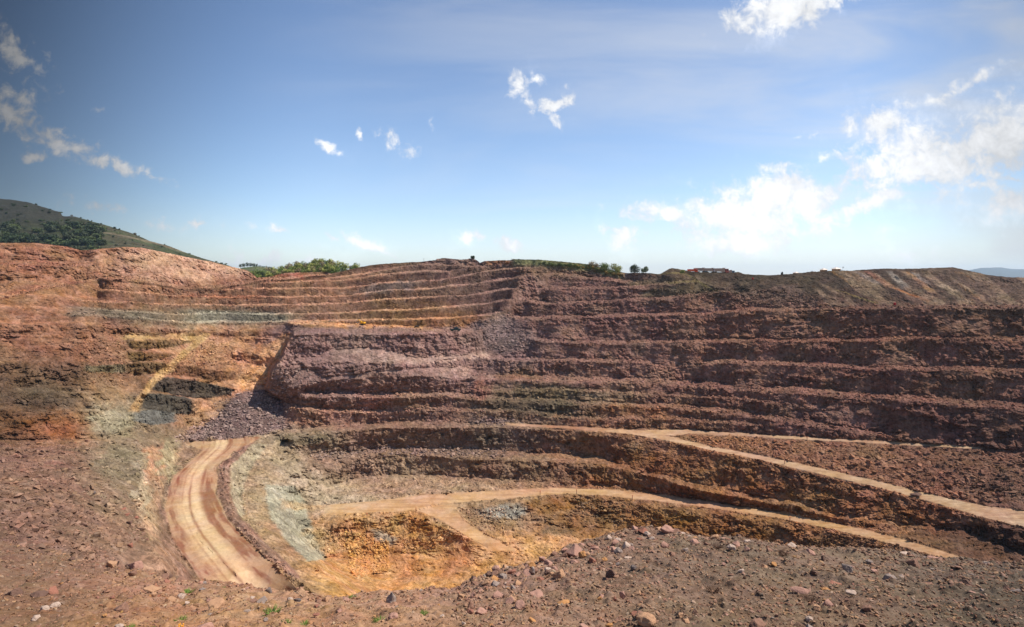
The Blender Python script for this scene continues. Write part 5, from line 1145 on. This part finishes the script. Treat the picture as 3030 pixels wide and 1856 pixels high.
# the adit: a black tunnel mouth with a timber frame driven into the bench face
def adit():
    p = surf(1233, 968); e = empty('tunnel_mouth', p+Vector((0, -1.2, -.4))); tag(e, 'black tunnel mouth in the ochre wall above the purple block', 'tunnel mouth')
    w, h, n = .62, .95, 9; prof = [(-w, 0), (-w, h*.6)]+[(-w*math.cos(math.pi*i/n), h*.6+h*.5*math.sin(math.pi*i/n)) for i in range(1, n)]+[(w, h*.6), (w, 0)]
    bm = bmesh.new(); A = [bm.verts.new((x, 0, z)) for x, z in prof]; Bv = [bm.verts.new((x, 5, z)) for x, z in prof]
    for i in range(len(prof)-1): bm.faces.new((A[i], A[i+1], Bv[i+1], Bv[i]))
    bm.faces.new(Bv); obj_bm('tunnel', bm, mat_simple('tunnel_dark', (12,10,9), .95), e)  # near-black lining: the dark of the hole is painted in
    bm = bmesh.new()
    for i in range(len(prof)-1): tube(bm, (prof[i][0]*1.12, 0, prof[i][1]*1.06), (prof[i+1][0]*1.12, 0, prof[i+1][1]*1.06), .12, .12, 6)
    obj_bm('frame', bm, BARK, e)
adit()
# ------------------------------------------------------------------ huts with pyramid roofs on the spoil bank, poles
WALLM = mat_simple('hut_wall', (176,132,96), .8); ROOFM = mat_simple('hut_roof', (206,190,176), .6); ROOFG = mat_simple('hut_roof_grey', (176,184,190), .6)
for x, y, wp, hp, rm, l in ((2437,803,17,9,ROOFM,'tan hut with a pale pyramid roof, left of the largest hut'),(2474,801,20,10,ROOFM,'largest tan hut with a pyramid roof on the spoil bank crest'),(2491,803,12,6,ROOFG,'low grey-roofed hut against the right side of the largest hut'),(2407,806,12,6,ROOFG,'small hut with a grey roof tip showing above the crest'),(2355,811,14,7,ROOFM,'leftmost pale roof tip showing above the crest')):
    p = sky_pt(x, y+2, 6); w = wp/FS*p.y; h = (hp+2)/FS*p.y; e = empty('hut', p, R(12)); tag(e, l, 'hut', 'huts on the spoil bank crest')
    bm = bmesh.new(); box(bm, (0, 0, h*.3), (w*.8, w*.8, h*.6)); wl = obj_bm('wall', bm, WALLM, e)
    bm = bmesh.new(); box(bm, (w*.1, -w*.401, h*.3), (w*.14, .04, h*.4)); obj_bm('door', bm, BARK, wl)
    bm = bmesh.new(); q = [bm.verts.new((a*w*.52, b*w*.52, h*.55)) for a, b in ((-1,-1),(1,-1),(1,1),(-1,1))]; t = bm.verts.new((0, 0, h*1.02))
    for i in range(4): bm.faces.new((q[i], q[(i+1) % 4], t))
    bm.faces.new(q[::-1]); obj_bm('roof', bm, rm, e)
def pole(x, y, hp, l, r=.05, arm=False, nm='pole'):
    p = sky_pt(x, y, .5); h = hp/FS*p.y; e = empty(nm, p); tag(e, l, 'pole'); bm = bmesh.new(); tube(bm, (0, 0, -1), (0, 0, h), r, r*.8, 6); obj_bm('shaft', bm, DRY, e)
    bm = bmesh.new(); box(bm, (.12 if arm else 0, 0, h), (.5 if arm else .16, .1, .22)); obj_bm('head', bm, TYRE, e)
pole(1254, 776, 10, 'thin post on the skyline left of the rocky knob'); pole(2494, 802, 11, 'thin mast with a small flag beside the huts', .05, True, 'mast'); pole(1513, 771, 5, 'tiny stake on the grassy rim'); 
p = sky_pt(2314, 813, 2); bm = bmesh.new(); box(bm, (0, 0, .35), (.75, .5, .9)); bmesh.ops.bevel(bm, geom=bm.edges[:], offset=.06, segments=1, affect='EDGES'); box(bm, (.1, 0, .95), (.35, .4, .3)); o = obj_bm('equipment_cabinet', bm, TYRE); o.location = p; tag(o, 'small black cabinet on the skyline left of the huts', 'cabinet')
for x, y, l in ((2648,902,'small red drum at the foot of the streaked spoil bank'),(2227,826,'tiny red drum on the upper dump, far left of the huts')):
    p = surf(x, y); bm = bmesh.new(); tube(bm, (0, 0, 0), (0, 0, .75), .33, .33, 14); tube(bm, (0, 0, .25), (0, 0, .29), .36, .36, 14); tube(bm, (0, 0, .5), (0, 0, .54), .36, .36, 14); o = obj_bm('drum', bm, mat_simple('drum_red', (176,36,40), .5)); o.location = p; tag(o, l, 'drum')
# loose slab lying beside the middle ramp
p = surf(2712, 1468); o = place_rock(p, 2.6, F, 'dark brown', 77); tag(o, 'dark long slab lying at the brink of the middle ramp', 'boulder')

# ------------------------------------------------------------------ air
def haze():
    bm = bmesh.new(); x0, x1, y0, y1, z0, z1 = -9500, 9500, -60, 9500, -75, 262
    box(bm, ((x0+x1)/2, (y0+y1)/2, (z0+z1)/2), (x1-x0, y1-y0, z1-z0))
    m = bpy.data.materials.new('air'); m.use_nodes = True; nt = m.node_tree; nt.nodes.clear(); out = nt.nodes.new('ShaderNodeOutputMaterial'); v = nt.nodes.new('ShaderNodeVolumePrincipled')
    v.inputs['Color'].default_value = (.62, .8, 1, 1); v.inputs['Density'].default_value = .00007; v.inputs['Anisotropy'].default_value = .3; nt.links.new(v.outputs[0], out.inputs['Volume'])
    tag(obj_bm('haze', bm, m), kind='stuff')
haze()
